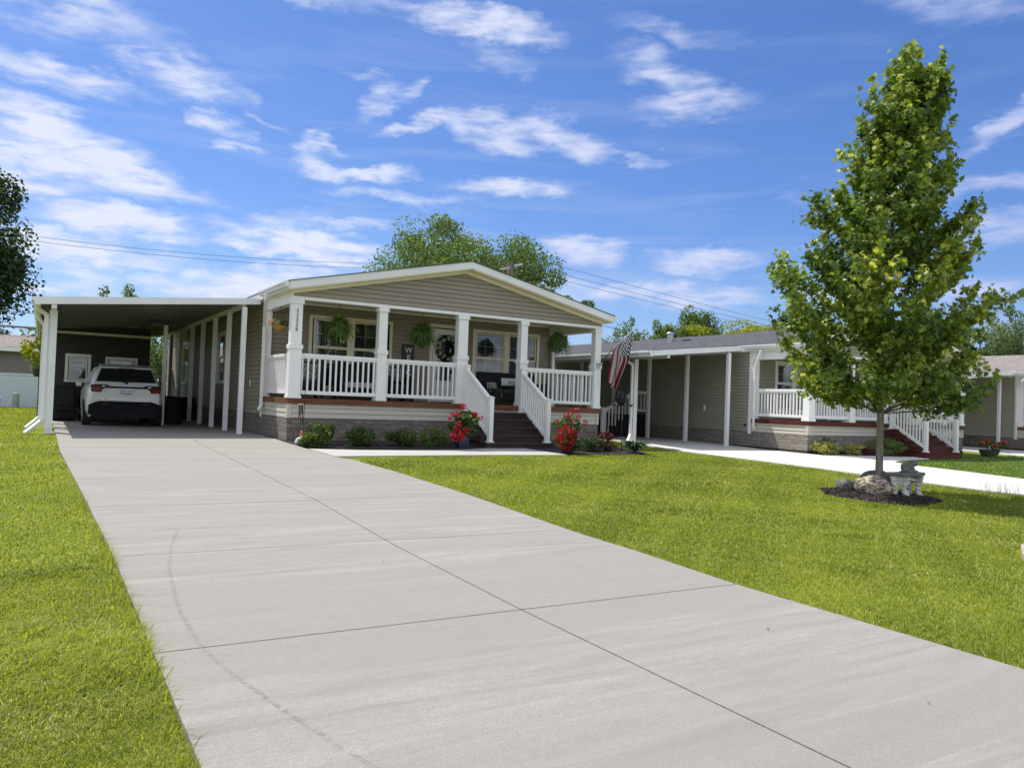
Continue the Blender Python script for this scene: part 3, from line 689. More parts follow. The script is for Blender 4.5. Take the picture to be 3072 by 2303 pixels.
    mb = MB(); rake(mb, Yf-ov-.02, Yb+.32, .006, -.012, ex+.03); mb.build('shingles', P.get('roofmat') or m_shing, rf)
    ze = top(X0)-sl*ex
    mb = MB(); mb.box(X0-ex-.02, X0-ex+.0, Yf-ov+.03, Yb, ze-.19, ze-.01); mb.box(X1+ex, X1+ex+.02, Yf-ov+.03, Yb, ze-.19, ze-.01); mb.build('eave_fascia', m_alu, R)
    gutter(R, (X1+ex+.02, Yf-ov+.02), (X1+ex+.02, Yb), ze-.02, 1)
    gl_end = P.get('gutter_end', Yb)
    gutter(R, (X0-ex-.02, gl_end), (X0-ex-.02, Yf-ov+.02), ze-.02, 1)
    # house corner trim
    mb = MB(); mb.box(X0-.02, X0+.09, Yw-.03, Yw+.0, zd+.0, zt-.16); mb.box(X0-.024, X0+.0, Yw+.0, Yw+.12, zs-.06, zwt)
    mb.build('corner_trim', m_soffit if P.get('tan') else m_white, R, bevel=.003)
    mb = MB(); mb.box(X1-.09, X1+.02, Yw-.03, Yw, zd, zt-.16); mb.build('corner_trim', m_soffit if P.get('tan') else m_white, R, bevel=.003)
    # columns and railings
    for (x, w) in P['cols']: column(R, x, Yf-.0, zd, zt-.075, zr+.09*s, w)
    for xa, xb in P['rails']: railing(R, (xa, Yf+.1), (xb, Yf+.1), zd+.09*s, zr, step=P['bstep'])
    railing(R, (X0+.09, Yw-.12), (X0+.09, Yf+.2), zd+.09*s, zr, step=P['bstep']); post(R, X0+.08, Yw-.09, zd, zt-.16, .1, cap=False, name='half_post')
    railing(R, (X1-.09, Yw-.12), (X1-.09, Yf+.2), zd+.09*s, zr, step=P['bstep']); post(R, X1-.08, Yw-.09, zd, zt-.16, .1, cap=False, name='half_post')
    # stairs
    if P.get('stairs'):
        a, b, n0, n1, run = P['stairs']; nst = 6; z_0 = .10*s; rz = (zd-z_0)/5; y0 = Yf-run*5.88
        st = MB(); st.box(a, b, y0+.03, Yf-.02, -.12, z_0-.03)
        for i in range(1, 5): st.box(a+.01, b-.01, y0+run*i+.03, Yf-.02, z_0+rz*(i-1)-.002, z_0+rz*i-.03)
        msd = P.get('stepmat', mdk); S = st.build('stairs', msd, R, bevel=.003)
        tr = MB()
        for i in range(5):
            for k in (0, 1): tr.box(a-.02, b+.02, y0+run*i-.01+k*(run/2+.004), y0+run*i+run/2-.008+k*(run/2+.01), z_0+rz*i-.03, z_0+rz*i)
        tr.build('tread', mtr, S, bevel=.004)
        nr = MB()
        for i in range(5): nr.box(a-.005, b+.005, y0+run*i+.012, y0+run*i+.03, (z_0+rz*(i-1) if i else -.12), z_0+rz*i-.031)
        nr.build('riser', msd, S)
        yl, yu = y0+run*.5, Yf-.19
        zu = z_0+rz*4
        for x in (n0, n1):
            post(R, x, yl, z_0, z_0+1.05*s, .11*s); post(R, x, yu, zu, zu+1.12*s, .11*s)
            railing(R, (x, yu-.05), (x, yl+.05), zu+.10*s, zu+1.03*s, zslope=-(zu-z_0)*1.0+.02, step=.105*s, name='stair_railing')
    return R, FW, FS, top

A = dict(name='manufactured_home', label='taupe home with white porch columns numbered 52529 and hanging ferns, beside the carport', X0=4.74, X1=13.40, Yf=17.79, Yw=20.2, Yb=38, s=1.0, zs=.53, zd=.98, zr=2.0, zt=3.28, zap=4.53, slope=.2155, zceil=3.42,
         mats=(m_siding, m_skirt, m_stoneA, m_deckA, m_treadA), wins=[(5.84, 8.13, 1.2, 3.13), (10.6, 12.87, 1.2, 3.13)], door=(9.24, 10.44, 3.18),
         cols=[(4.865, .25), (6.93, .21), (9.07, .27), (10.88, .2), (13.3, .2)], rails=[(4.99, 6.83), (7.04, 8.93), (10.98, 13.2)], bstep=.131,
         stairs=(8.97, 10.83, 9.13, 10.74, .27), gutter_end=19.9, stepmat=m_stepA, side_wins=[(25.0, 26.3, 1.3, 2.9), (32, 33.5, 1.3, 2.9)], tan=True)
HA, FWA, FSA, topA = house(A)
X0 = A['X0']
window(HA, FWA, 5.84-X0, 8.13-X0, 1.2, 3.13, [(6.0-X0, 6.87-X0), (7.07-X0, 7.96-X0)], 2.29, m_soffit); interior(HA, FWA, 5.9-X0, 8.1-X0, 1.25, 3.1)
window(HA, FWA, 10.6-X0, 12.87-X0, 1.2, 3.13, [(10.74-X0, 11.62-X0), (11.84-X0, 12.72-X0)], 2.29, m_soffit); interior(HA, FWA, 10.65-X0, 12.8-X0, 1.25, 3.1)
for (ya, yb) in ((25.0, 26.3), (32, 33.5)):
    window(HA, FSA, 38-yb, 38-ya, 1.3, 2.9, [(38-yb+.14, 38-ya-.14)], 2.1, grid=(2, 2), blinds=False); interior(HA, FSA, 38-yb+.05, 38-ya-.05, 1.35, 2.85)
# front door: white panel with tall glass light
mb = MB(); a, b = 9.24-X0, 10.44-X0
for s0, s1, z0, z1 in ((a, a+.1, .98, 3.08), (b-.1, b, .98, 3.08), (a, b, 3.08, 3.18)): mb.lbox(FWA, s0, s1, 0, .035, z0, z1)
DR = mb.build('door', m_soffit, HA, bevel=.004)
mb = MB(); c0, c1 = a+.12, b-.12
mb.lbox(FWA, c0, c0+.13, -.03, .01, 1.0, 3.05); mb.lbox(FWA, c1-.13, c1, -.03, .01, 1.0, 3.05); mb.lbox(FWA, c0+.13, c1-.13, -.03, .01, 1.0, 1.6); mb.lbox(FWA, c0+.13, c1-.13, -.03, .01, 2.9, 3.05)
mb.lbox(FWA, c0+.2, c1-.2, .01, .018, 1.12, 1.5); mb.build('door_leaf', m_white, DR, bevel=.004)
mb = MB(); mb.add([P3(FWA, c0+.13, -.01, 1.6), P3(FWA, c1-.13, -.01, 1.6), P3(FWA, c1-.13, -.01, 2.9), P3(FWA, c0+.13, -.01, 2.9)], [(0, 1, 2, 3)]); mb.build('pane', m_glass, DR)
mb = MB(); mb.tube([P3(FWA, c1-.06, .01, 2.0), P3(FWA, c1-.06, .06, 2.0)], .02); mb.tube([P3(FWA, c1-.06, .06, 2.0), P3(FWA, c1-.15, .06, 2.0)], .012); mb.build('handle', m_black, DR)
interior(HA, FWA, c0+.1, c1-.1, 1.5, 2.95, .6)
# house number down the corner column
for i, ch in enumerate('52529'):
    text_mesh('house_number', ch, .118, m_black, HA, (4.868-.003*i, 17.783, 2.945-.108*i), depth=.003, shear=.12)
mb = MB(); mb.lbox(FSA, 38-21.55, 38-21.49, .02, .035, 1.22, 1.42); mb.build('outlet_cover', m_white, HA)
# front-left downspout from the eave gutter to the wall corner
downspout(HA, [(4.47, 19.2, 3.40), (4.48, 19.2, 3.30), (4.66, 19.98, 2.72), (4.66, 19.98, .74), (4.60, 19.9, .66)])
downspout(HA, [(13.72, 21.5, 3.4), (13.45, 21.5, 3.2), (13.45, 21.5, .15)])
mb = MB(); mb.lathe((6.2, 30, topA(6.2)-.1), [(.05, 0), (.05, .35)]); mb.build('roof_vent', m_steel, HA)

B = dict(name='manufactured_home', label='sage-beige home with red-brown porch deck standing behind the maple tree', X0=18.2, X1=25.72, Yf=14.6, Yw=16.65, Yb=33, s=.865, zs=.46, zd=.85, zr=1.735, zt=2.76, zap=3.9, slope=.222, zceil=2.88, ov=.3, eave=.13,
         mats=(m_sidingB, m_skirt, m_stoneB, m_deckB, m_treadB), wins=[(19.15, 20.9, 1.05, 2.62), (23.2, 25.2, 1.05, 2.62)], door=(21.6, 22.6, 2.66),
         cols=[(18.31, .22), (20.05, .18), (21.62, .18), (23.2, .18), (25.6, .19)], rails=[(18.42, 19.96), (20.14, 21.53), (23.29, 25.5)], bstep=.112,
         stairs=(21.5, 23.25, 21.63, 23.12, .235), gutter_end=16.9)
HB, FWB, FSB, topB = house(B); X0 = 18.2
window(HB, FWB, 19.15-X0, 20.9-X0, 1.05, 2.62, [(19.27-X0, 19.93-X0), (20.11-X0, 20.78-X0)], 1.93); interior(HB, FWB, 19.2-X0, 20.85-X0, 1.1, 2.6)
window(HB, FWB, 23.2-X0, 25.2-X0, 1.05, 2.62, [(23.32-X0, 24.12-X0), (24.28-X0, 25.08-X0)], 1.93); interior(HB, FWB, 23.25-X0, 25.15-X0, 1.1, 2.6)
mb = MB(); a, b = 21.6-X0, 22.6-X0
for s0, s1, z0, z1 in ((a, a+.09, .85, 2.57), (b-.09, b, .85, 2.57), (a, b, 2.57, 2.66)): mb.lbox(FWB, s0, s1, 0, .035, z0, z1)
DR = mb.build('door', m_white, HB, bevel=.004); mb = MB(); mb.lbox(FWB, a+.09, b-.09, -.03, .01, .87, 2.57); mb.lbox(FWB, a+.2, b-.2, .01, .02, 1.0, 1.5); mb.build('door_leaf', m_white, DR, bevel=.004)
mb = MB(); mb.lbox(FWB, a+.22, b-.22, .011, .02, 1.6, 2.45); mb.build('pane', m_glass, DR)
downspout(HB, [(18.0, 16.2, 2.86), (18.0, 16.2, 2.80), (18.12, 16.5, 2.35), (18.12, 16.5, .62), (18.08, 16.42, .56)], .065)
mb = MB(); mb.lbox(FSB, 33-18.62, 33-18.55, .016, .03, 1.04, 1.2); mb.build('outlet_cover', m_white, HB); mb = MB(); mb.lbox(FSB, 33-16.9, 33-16.84, .016, .06, .62, .68); mb.build('hose_tap', m_black, HB)
mb = MB()
for (x, y, h, r) in ((20.5, 22.9, .32, .13), (20.45, 25.3, .34, .10)):
    z = topB(x)-.05; mb.lathe((x, y, z), [(r*1.15, 0), (r, .06), (r, h), (r*1.25, h+.02), (r*1.25, h+.06), (r*.9, h+.1)])
mb.build('roof_vent', m_steel, HB)
mb = MB(); z = topB(20.6)+.0; mb.hexa([(20.35, 21.85, z-.1), (20.62, 21.85, z-.03), (20.62, 22.12, z-.03), (20.35, 22.12, z-.1), (20.38, 21.87, z+.02), (20.55, 21.87, z+.05), (20.55, 22.1, z+.05), (20.38, 22.1, z+.02)]); mb.build('roof_louvre', m_black, HB)

Cc = dict(name='manufactured_home', label='grey-beige home under a brown-grey roof at the right border, farthest along the row', X0=31.66, X1=39.2, Yf=13.6, Yw=15.95, Yb=32, s=.865, zs=.43, zd=.85, zr=1.735, zt=2.68, zap=3.84, slope=.225, zceil=2.82, ov=.3, eave=.3,
         mats=(m_sidingC, m_skirt, m_stoneA, m_deckA, m_treadA), wins=[(32.4, 34, 1.05, 2.6)], door=None,
         cols=[(31.77, .22), (33.6, .18), (35.4, .18), (39.08, .19)], rails=[(31.88, 33.5), (33.7, 35.3), (35.5, 38.9)], bstep=.125, gutter_end=15.9, roofmat=m_shing2)
HC, FWC, FSC, topC = house(Cc); X0 = 31.66
window(HC, FWC, 32.4-X0, 34-X0, 1.05, 2.6, [(32.52-X0, 33.12-X0), (33.28-X0, 33.88-X0)], 1.93)
downspout(HC, [(31.3, 15.6, 2.62), (31.32, 15.65, 2.55), (31.56, 15.95, 2.3), (31.56, 15.95, .5)], .065)

# ------------------------------------------------------------------ carports
def carport(name, label, xa, xb, y0, y1, za, zb, rposts, lposts, xr, postw=.1, th=.155, gut=True, skew=0):
    R = thing(name, label, 'carport', (xa, y0, 0))
    sl = (zb-za)/(xb-xa); mb = MB(); n = int((xb-xa)/.3)
    def slab(mb, x0, x1, ya, yb, t0, t1):
        a, b = za+(x0-xa)*sl, za+(x1-xa)*sl; k0 = skew*max(0, (y0+3-ya)/3); k1 = skew*max(0, (y0+3-yb)/3)
        f0, f1 = (x0-xa)/(xb-xa), (x1-xa)/(xb-xa)
        mb.hexa([(x0, ya+k0*f0, a-t1), (x1, ya+k0*f1, b-t1), (x1, yb+k1*f1, b-t1), (x0, yb+k1*f0, a-t1), (x0, ya+k0*f0, a-t0), (x1, ya+k0*f1, b-t0), (x1, yb+k1*f1, b-t0), (x0, yb+k1*f0, a-t0)])
    slab(mb, xa+.02, xb, y0+.03, y1, .03, .07); yy = y0+.1
    while yy < y1-.05: slab(mb, xa+.03, xb-.01, yy, yy+.035, .065, .12); yy += .305
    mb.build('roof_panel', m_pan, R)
    mb = MB(); slab(mb, xa, xb, y0, y0+.03, 0, th); slab(mb, xa, xb, y0+.03, y0+.09, th-.02, th); mb.box(xa, xa+.025, y0+.03, y1, za-th, za); mb.build('fascia', m_alu, R)
    mb = MB(); px = lposts[0][0]; zz = za+(px-xa)*sl-.12
    mb.box(px-.05, px+.05, y0+.1, y1, zz-.12, zz); zz2 = za+(xr-xa)*sl-.12; mb.box(xr-.045, xr+.045, y0+.1+skew*.95, y1, zz2-.1, zz2+.0); mb.build('beam', m_alu, R)
    for (x, y) in lposts:
        m1 = MB(); w = postw*.6; m1.box(x-w, x+w, y-w, y+w, 0, zz-.12)
        for e in (-1, 1): m1.box(x-w*.25+e*w*.55-.008, x-w*.25+e*w*.55+.008, y-w-.006, y-w, .02, zz-.14)
        m1.build('post', m_alu, R, bevel=.004)
    for (x, y) in rposts:
        m1 = MB(); w = postw*.45; m1.box(x-w, x+w, y-w, y+w, 0, zz2-.1); m1.build('post', m_alu, R, bevel=.004)
    if gut:
        gutter(R, (xa, y1), (xa, y0+.01), za-.0, 1, h=.17, wd=.13)
    return R, zz
CA, zzA = carport('carport', 'white flat-roofed carport sheltering the white car beside the taupe home', -.12, 4.60, 19.4, 36.0, 2.92, 3.425,
                  [(4.22, 20.22), (4.22, 22.02), (4.22, 24.0), (4.22, 26.0), (4.22, 28.0), (4.22, 30.5), (4.22, 33)], [(.15, 20.17), (.15, 22.4), (.15, 24.7), (.15, 27)], 4.22, .13, skew=.8)
downspout(CA, [(-.17, 19.9, 2.80), (-.17, 19.95, 2.72), (.02, 20.08, 2.6), (.02, 20.08, .3), (-.06, 20.02, .22), (-.27, 19.85, .03)], .085)
downspout(CA, [(-.16, 21.9, 2.80), (-.16, 21.95, 2.68), (-.02, 22.0, 2.5), (-.02, 22.0, .3), (-.1, 21.95, .22), (-.28, 21.8, .05)], .085)
mb = MB(); mb.box(2.45, 3.1, 23.9, 24.15, 2.86, 3.0); mb.build('storage_rail', m_black, CA)
mb = MB(); mb.box(2.92, 3.02, 24.46, 24.56, 0, 3.0); mb.build('post', m_alu, CA)

CB, zzB = carport('carport', 'white carport attached to the sage-beige home, with three slim posts against the wall', 14.62, 18.05, 17.0, 30.0, 2.66, 3.02,
                  [(17.72, 20.77), (17.64, 18.85), (17.6, 17.05), (17.72, 22.7), (17.72, 24.7)], [(15.28, 18.57), (15.28, 20.8), (15.28, 23), (15.28, 25.3)], 17.66, .115, th=.15)
downspout(CB, [(14.57, 18.2, 2.52), (14.57, 18.25, 2.46), (15.12, 18.5, 2.32), (15.12, 18.5, .26), (15.02, 18.42, .16), (14.84, 18.28, .03)], .08)
CC, zzC = carport('carport', 'narrow strip of white carport roof with one post at the wall of the grey-beige home', 27.9, 31.5, 15.9, 28, 2.62, 2.96,
                  [(31.2, 16.4), (31.2, 18.6), (31.2, 20.8)], [(28.5, 16.9), (28.5, 19.5), (28.5, 22)], 31.2, .11, th=.14)

# storage shed at the back of the carport
SH = thing('storage_shed', 'storage shed, its siding coloured dark for shade, closing the back end of the carport', 'shed', (0, 29, 0))
mb = MB(); F, L = frame((-.1, 29.05), (3.05, 29.05)); siding(mb, F, L, .05, 3.05, [(.73, 1.40, 1.22, 2.05), (1.87, 2.77, .9, 2.0)])
F2, L2 = frame((-.1, 33), (-.1, 29.05)); siding(mb, F2, L2, .05, 2.85); F3, L3 = frame((3.05, 29.05), (3.05, 33)); siding(mb, F3, L3, .05, 3.05)
mb.add([(-.12, 28.9, 2.86), (3.1, 28.9, 3.14), (3.1, 33.2, 3.14), (-.12, 33.2, 2.86)], [(0, 1, 2, 3)])
mb.build('wall', M('shade_dark_shed_siding', (.045, .042, .04), .7, var=.1), SH)  # near-black colour stands in for the deep carport shade
mb = MB(); mb.box(-.12, 3.08, 29.0, 29.03, 2.72, 2.80); mb.build('trim', m_alu, SH)
window(SH, F, .70, 1.43, 1.18, 2.09, [(.84, 1.29)], 1.68, grid=(1, 1), blinds=False); window(SH, F, 1.84, 2.80, .85, 2.05, [(1.98, 2.66)], 1.5, grid=(1, 1), blinds=False)
interior(SH, F, .75, 2.75, .9, 2.0, .5)
mb = MB(); mb.lbox(F, .86, 1.27, -.09, -.08, 1.86, 1.94); mb.lbox(F, .86, 1.27, -.2, -.19, 1.55, 1.80); mb.build('window_shade', m_blind, SH)

# side entry landing of the taupe home, deep in the carport
mb = MB()
LN = thing('side_landing', 'small stepped side landing with white newel post in the shade behind the car', 'landing', (4, 29.5, 0))
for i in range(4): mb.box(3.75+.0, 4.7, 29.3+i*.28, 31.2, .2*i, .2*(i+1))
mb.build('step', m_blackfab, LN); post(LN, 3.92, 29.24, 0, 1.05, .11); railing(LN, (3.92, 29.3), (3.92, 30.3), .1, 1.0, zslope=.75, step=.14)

# neighbour's side stair seen beyond the taupe home's corner column
NS = thing('side_landing', 'white stair railing and steps coloured black for shade beside the sage-beige home, right of the flag', 'landing', (17, 22.5, 0))
mb = MB()
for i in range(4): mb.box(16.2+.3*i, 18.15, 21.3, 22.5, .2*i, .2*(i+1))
mb.build('step', m_blackfab, NS);  # steps coloured black to paint in the darkness around them
post(NS, 16.25, 21.35, .0, .98, .11); railing(NS, (17.55, 21.35), (16.3, 21.35), .72, 1.62, zslope=-.66, step=.13); post(NS, 17.6, 21.35, .6, 1.7, .1)
railing(NS, (17.65, 21.35), (18.1, 21.35), .9, 1.62, step=.13)

# home at far left across the lawn
HL = thing('manufactured_home', 'dark-grey sided home with tall pale skirt across the back lawn, left of the carport', 'house', (-8, 42, 0))
mb = MB(); F, L = frame((-16, 42), (2.5, 42)); mb.lbox(F, 0, L, -.2, 0, -.05, 1.5); mb.lbox(F, 0, L, 0, .03, 1.42, 1.52); mb.build('skirt', M('pale_blue_grey_skirt', srgb(196, 206, 214), .6, var=.03), HL)
mb = MB(); siding(mb, F, L, 1.52, 2.5, ex=.115); F4, L4 = frame((2.5, 42), (2.5, 50)); siding(mb, F4, L4, .0, 2.5, ex=.115); mb.build('wall', M('dark_grey_siding', srgb(120, 116, 112), .55, var=.05), HL)
mb = MB(); mb.lbox(F, -.3, L+.3, .25, .4, 2.48, 2.66); mb.build('gutter', m_alu, HL)
mb = MB(); mb.hexa([(-16.4, 41.7, 2.6), (2.8, 41.7, 2.6), (2.8, 46, 3.3), (-16.4, 46, 3.3), (-16.4, 41.7, 2.68), (2.8, 41.7, 2.68), (2.8, 46, 3.42), (-16.4, 46, 3.42)])
mb.hexa([(-16.4, 46, 3.3), (2.8, 46, 3.3), (2.8, 50.3, 2.6), (-16.4, 50.3, 2.6), (-16.4, 46, 3.42), (2.8, 46, 3.42), (2.8, 50.3, 2.68), (-16.4, 50.3, 2.68)]); mb.build('roof', m_shing2, HL)
mb = MB()
c = Vector((-.94, 40.5, 0)); mb.lathe((-.95, 40.5, -.05), [(.13, 0), (.12, .60), (.135, .61), (.135, .66), (.11, .69)], 20); UP = mb.build('pedestal', M('grey_green_plastic', srgb(140, 152, 150), .5), None, smooth=False)
tag(UP, 'grey plastic utility pedestal standing on the lawn by the pale skirt', 'utility pedestal')
mb = MB(); mb.box(-1.75, -1.52, 40.3, 40.6, 0, .42); mb.mi = 1; mb.box(-1.77, -1.5, 40.28, 40.62, .42, .5); tag(mb.build('bin', [m_black, m_white]), 'small black bin with white lid at the left border of the lawn', 'bin')

# ------------------------------------------------------------------ car in the carport
CX, CY = 1.92, 23.2
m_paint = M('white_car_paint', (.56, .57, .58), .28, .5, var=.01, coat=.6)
m_cglass = M('privacy_glass', (.012, .013, .014), .05, .6, var=0)
m_plas = M('black_plastic_trim', (.009, .009, .011), .75, .2, var=.05)
m_tail = M('tail_lamp_red', (.16, .004, .006), .3, .3, var=.1)
m_taild = M('tail_lamp_smoked', (.018, .004, .005), .3, .3, var=.1)
m_chrome = M('chrome', (.6, .62, .65), .15, metal=1, var=.02)
CAR = thing('parked_car', 'white mid-size crossover with black lower bumper parked under the carport, seen from behind', 'car', (CX, CY, 0))
def ring(hw, zlist): pass
# body loft: half profile points (x, z) per station y
def prof(y):
    L = 4.95; t = y/L
    roof = float(np.interp(y, [0, .25, .55, 1.2, 2.4, 3.0, 3.6, 3.95, 4.6, 4.95], [1.10, 1.42, 1.63, 1.67, 1.68, 1.60, 1.22, 1.12, 1.02, .82]))
    belt = float(np.interp(y, [0, .6, 3.4, 4.0, 4.95], [1.10, 1.10, 1.04, 1.0, .78])); belt = min(belt, roof-.03)
    hw = float(np.interp(y, [0, .12, .5, 1.5, 3.5, 4.5, 4.95], [.80, .88, .93, .955, .95, .88, .62]))
    rw = float(np.interp(y, [0, .55, 1.5, 2.8, 3.6, 4.95], [.70, .66, .66, .66, .72, .5])) if roof > belt+.08 else hw*.8
    zb = float(np.interp(y, [0, .4, 4.5, 4.95], [.34, .26, .26, .34]))
    return [(hw*.90, zb), (hw*.985, zb+.18), (hw, .72 if belt > .8 else .6), (hw*.985, belt-.09), (hw*.93, belt), ((hw*.93+rw)/2+.02, (belt+roof)/2), (rw, roof-.07), (rw*.84, roof-.015), (rw*.5, roof+.012), (0, roof+.018)]
st = [0, .06, .16, .3, .55, .9, 1.3, 1.8, 2.4, 3.0, 3.3, 3.6, 3.95, 4.3, 4.6, 4.82, 4.95]
mb = MB(); mb.smooth = True; vs = []; fs = []
for y in st:
    p = prof(y); full = [(-x, z) for x, z in p]+[(x, z) for x, z in p[:-1]][::-1]
    vs += [(CX+x, CY+y, z) for x, z in full]
n = 19
for i in range(len(st)-1):
    for j in range(n-1): fs.append((i*n+j, i*n+j+1, (i+1)*n+j+1, (i+1)*n+j))
fs.append(tuple(range(n))[::-1]); fs.append(tuple((len(st)-1)*n+j for j in range(n)))
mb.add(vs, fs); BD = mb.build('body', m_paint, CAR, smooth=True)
for pidx in (-1, -2): BD.data.polygons[pidx].use_smooth = False
def rearp(pts, y, t=.02):      # flat-ish rear patch following the slanted tail
    mb = MB(); k = len(pts); Y = lambda x, z: CY+y+max(0, z-1.10)*.62+abs(x)**4*.16
    f = [(CX+x, Y(x, z)-t, z) for x, z in pts]; b = [(CX+x, Y(x, z)+.04, z) for x, z in pts]
    mb.add(f+b, [tuple(range(k))]+[(i, k+i, k+(i+1) % k, (i+1) % k) for i in range(k)]); return mb
rearp([(-.80, 1.12), (.80, 1.12), (.82, .95), (.86, .72), (.7, .74), (.55, .70), (-.55, .70), (-.7, .74), (-.86, .72), (-.82, .95)], -.02, .02).build('tailgate', m_paint, CAR, bevel=.012)
rearp([(-.72, 1.21), (.72, 1.21), (.60, 1.56), (-.60, 1.56)], .0, .045).build('rear_window', m_cglass, CAR, bevel=.008)
rearp([(-.78, 1.10), (.78, 1.10), (.75, 1.21), (-.75, 1.21)], -.02, .035).build('tailgate_upper', m_paint, CAR, bevel=.008)
mb = MB(); mb.hexa([(CX-.64, CY+.18, 1.565), (CX+.64, CY+.18, 1.565), (CX+.64, CY+.6, 1.62), (CX-.64, CY+.6, 1.62), (CX-.63, CY+.17, 1.60), (CX+.63, CY+.17, 1.60), (CX+.63, CY+.6, 1.69), (CX-.63, CY+.6, 1.69)]); mb.build('spoiler', m_paint, CAR, bevel=.012)
mb = MB(); mb.box(CX-.19, CX+.19, CY+.158, CY+.19, 1.56, 1.585); mb.build('brake_lamp', m_taild, CAR)
rearp([(-.44, 1.095), (.44, 1.095), (.42, 1.05), (-.42, 1.05)], -.05, .03).build('applique', m_plas, CAR)
for s in (-1, 1):
    q = [(s*.40, 1.095), (s*.47, 1.135), (s*.80, 1.13), (s*.84, 1.10), (s*.82, .94), (s*.60, .93), (s*.57, 1.0), (s*.52, 1.045), (s*.40, 1.05)]
    L_ = rearp(q if s > 0 else q[::-1], -.05, .03).build('tail_lamp', m_taild, CAR, bevel=.004)
    q = [(s*.60, 1.05), (s*.81, 1.06), (s*.80, .955), (s*.62, .945)]
    rearp(q if s > 0 else q[::-1], -.055, .04).build('lens', m_tail, L_)
    mb = MB(); mb.box(CX+s*.545-.035, CX+s*.545+.035, CY-.088, CY-.07, 1.085, 1.098); mb.build('reverse_lamp', m_chrome, L_)
    mb = MB(); mb.box(CX+s*.47-.08, CX+s*.47+.08, CY-.125, CY-.1, .625, .645); mb.build('reflector', m_tail, CAR)
rearp([(-.62, .70), (.62, .70), (.74, .665), (.87, .60), (.88, .36), (.7, .27), (-.7, .27), (-.88, .36), (-.87, .60), (-.74, .665)], -.08, .03).build('bumper', m_plas, CAR, bevel=.01)
mb = MB(); mb.box(CX-.155, CX+.155, CY-.066, CY-.058, .895, 1.045); PL = mb.build('licence_plate', M('plate_blue_white', srgb(196, 204, 224), .4), CAR)
text_mesh('plate_number', 'EXF 310', .085, m_navy, PL, (CX, CY-.068, .972), depth=.001)
mb = MB(); mb.box(CX-.12, CX+.12, CY-.0675, CY-.066, .902, .922); mb.build('plate_band', m_navy, PL)
mb = MB(); mb.box(CX-.42, CX-.24, CY-.072, CY-.062, .745, .76); mb.box(CX-.57, CX-.53, CY-.072, CY-.062, .75, .775); mb.build('nameplate', m_chrome, CAR)
mb = MB(); mb.bar((CX, CY+.0, 1.19), (CX-.32, CY+.04, 1.27), .012, .014); mb.box(CX-.03, CX+.03, CY-.02, CY+.02, 1.165, 1.21); mb.build('rear_wiper', m_plas, CAR)
mb = MB(); mb.hexa([(CX-.03, CY+.75, 1.68), (CX+.03, CY+.75, 1.68), (CX+.035, CY+1.0, 1.69), (CX-.035, CY+1.0, 1.69), (CX-.005, CY+.76, 1.765), (CX+.005, CY+.76, 1.765), (CX+.004, CY+.86, 1.75), (CX-.004, CY+.86, 1.75)]); mb.build('antenna', m_paint, CAR, bevel=.008)
for s in (-1, 1):
    mb = MB()
    for ya, yb in ((.62, 1.35), (1.42, 2.3), (2.37, 3.15)):
        P = []
        for y, top in ((ya, 0), (yb, 0), (yb, 1), (ya, 1)):
            p = prof(y); a = p[4]; c = p[6]; q = (a[0]*.97+c[0]*.03, a[1]*.97+c[1]*.03) if not top else (c[0], c[1]-.03)
            P.append((CX+s*(q[0]+.012), CY+y, q[1]+.01))
        mb.add(P, [(0, 1, 2, 3) if s > 0 else (3, 2, 1, 0)])
    mb.build('side_window', m_cglass, CAR)
    mb = MB(); mb.tube([(CX+s*.62, CY+.7, 1.70), (CX+s*.62, CY+2.6, 1.71)], .014); mb.build('roof_rail', m_plas, CAR)
    mb = MB(); mb.box(CX+s*1.0-.08, CX+s*1.0+.08, CY+3.0, CY+3.1, 1.06, 1.2); mb.build('wing_mirror', m_paint, CAR, bevel=.03)
    for y in (.95, 3.85):
        mb = MB(); x0 = CX+s*.74; x1 = CX+s*.965
        def wheel(mb, r, xa, xb, n=28):
            vs = [(x, CY+y+r*math.cos(2*math.pi*k/n), .36+r*math.sin(2*math.pi*k/n)) for x in (xa, xb) for k in range(n)]
            mb.add(vs, [(k, (k+1) % n, n+(k+1) % n, n+k) for k in range(n)]+[tuple(range(n)), tuple(range(n, 2*n))[::-1]])
        wheel(mb, .365, x0, x1); WH = mb.build('wheel', m_rubber, CAR, bevel=.02)
        mb = MB(); wheel(mb, .22, x1 if s > 0 else x1-.012, x1+.012 if s > 0 else x1); mb.build('rim', m_steel, WH)
    mb = MB(); mb.box(*(sorted((CX+s*.925, CX+s*.965))), CY+1.4, CY+3.4, .28, .42); mb.build('sill', m_plas, CAR)

# dark things stored beside the car
mb = MB(); mb.box(.28, .86, 26.2, 28.6, .35, 1.05); mb.box(.34, .8, 26.1, 26.2, .5, 1.0); mb.tube([(.3, 26.6, .3), (.85, 26.6, .3)], .3, 16); mb.tube([(.3, 28.2, .3), (.85, 28.2, .3)], .3, 16)
tag(mb.build('covered_mower', m_blackfab), 'dark covered machine standing left of the white car', 'covered machine')
mb = MB()
for k in range(3): mb.tube([(3.35, 25.5+k*.8, 0), (3.35, 25.5+k*.8, .12+.0), (3.35, 25.5+k*.8, .85)], [.26, .28, .25], 14)
tag(mb.build('storage_tub', m_blackfab), 'dark tubs lined up in shade right of the white car', 'tub')

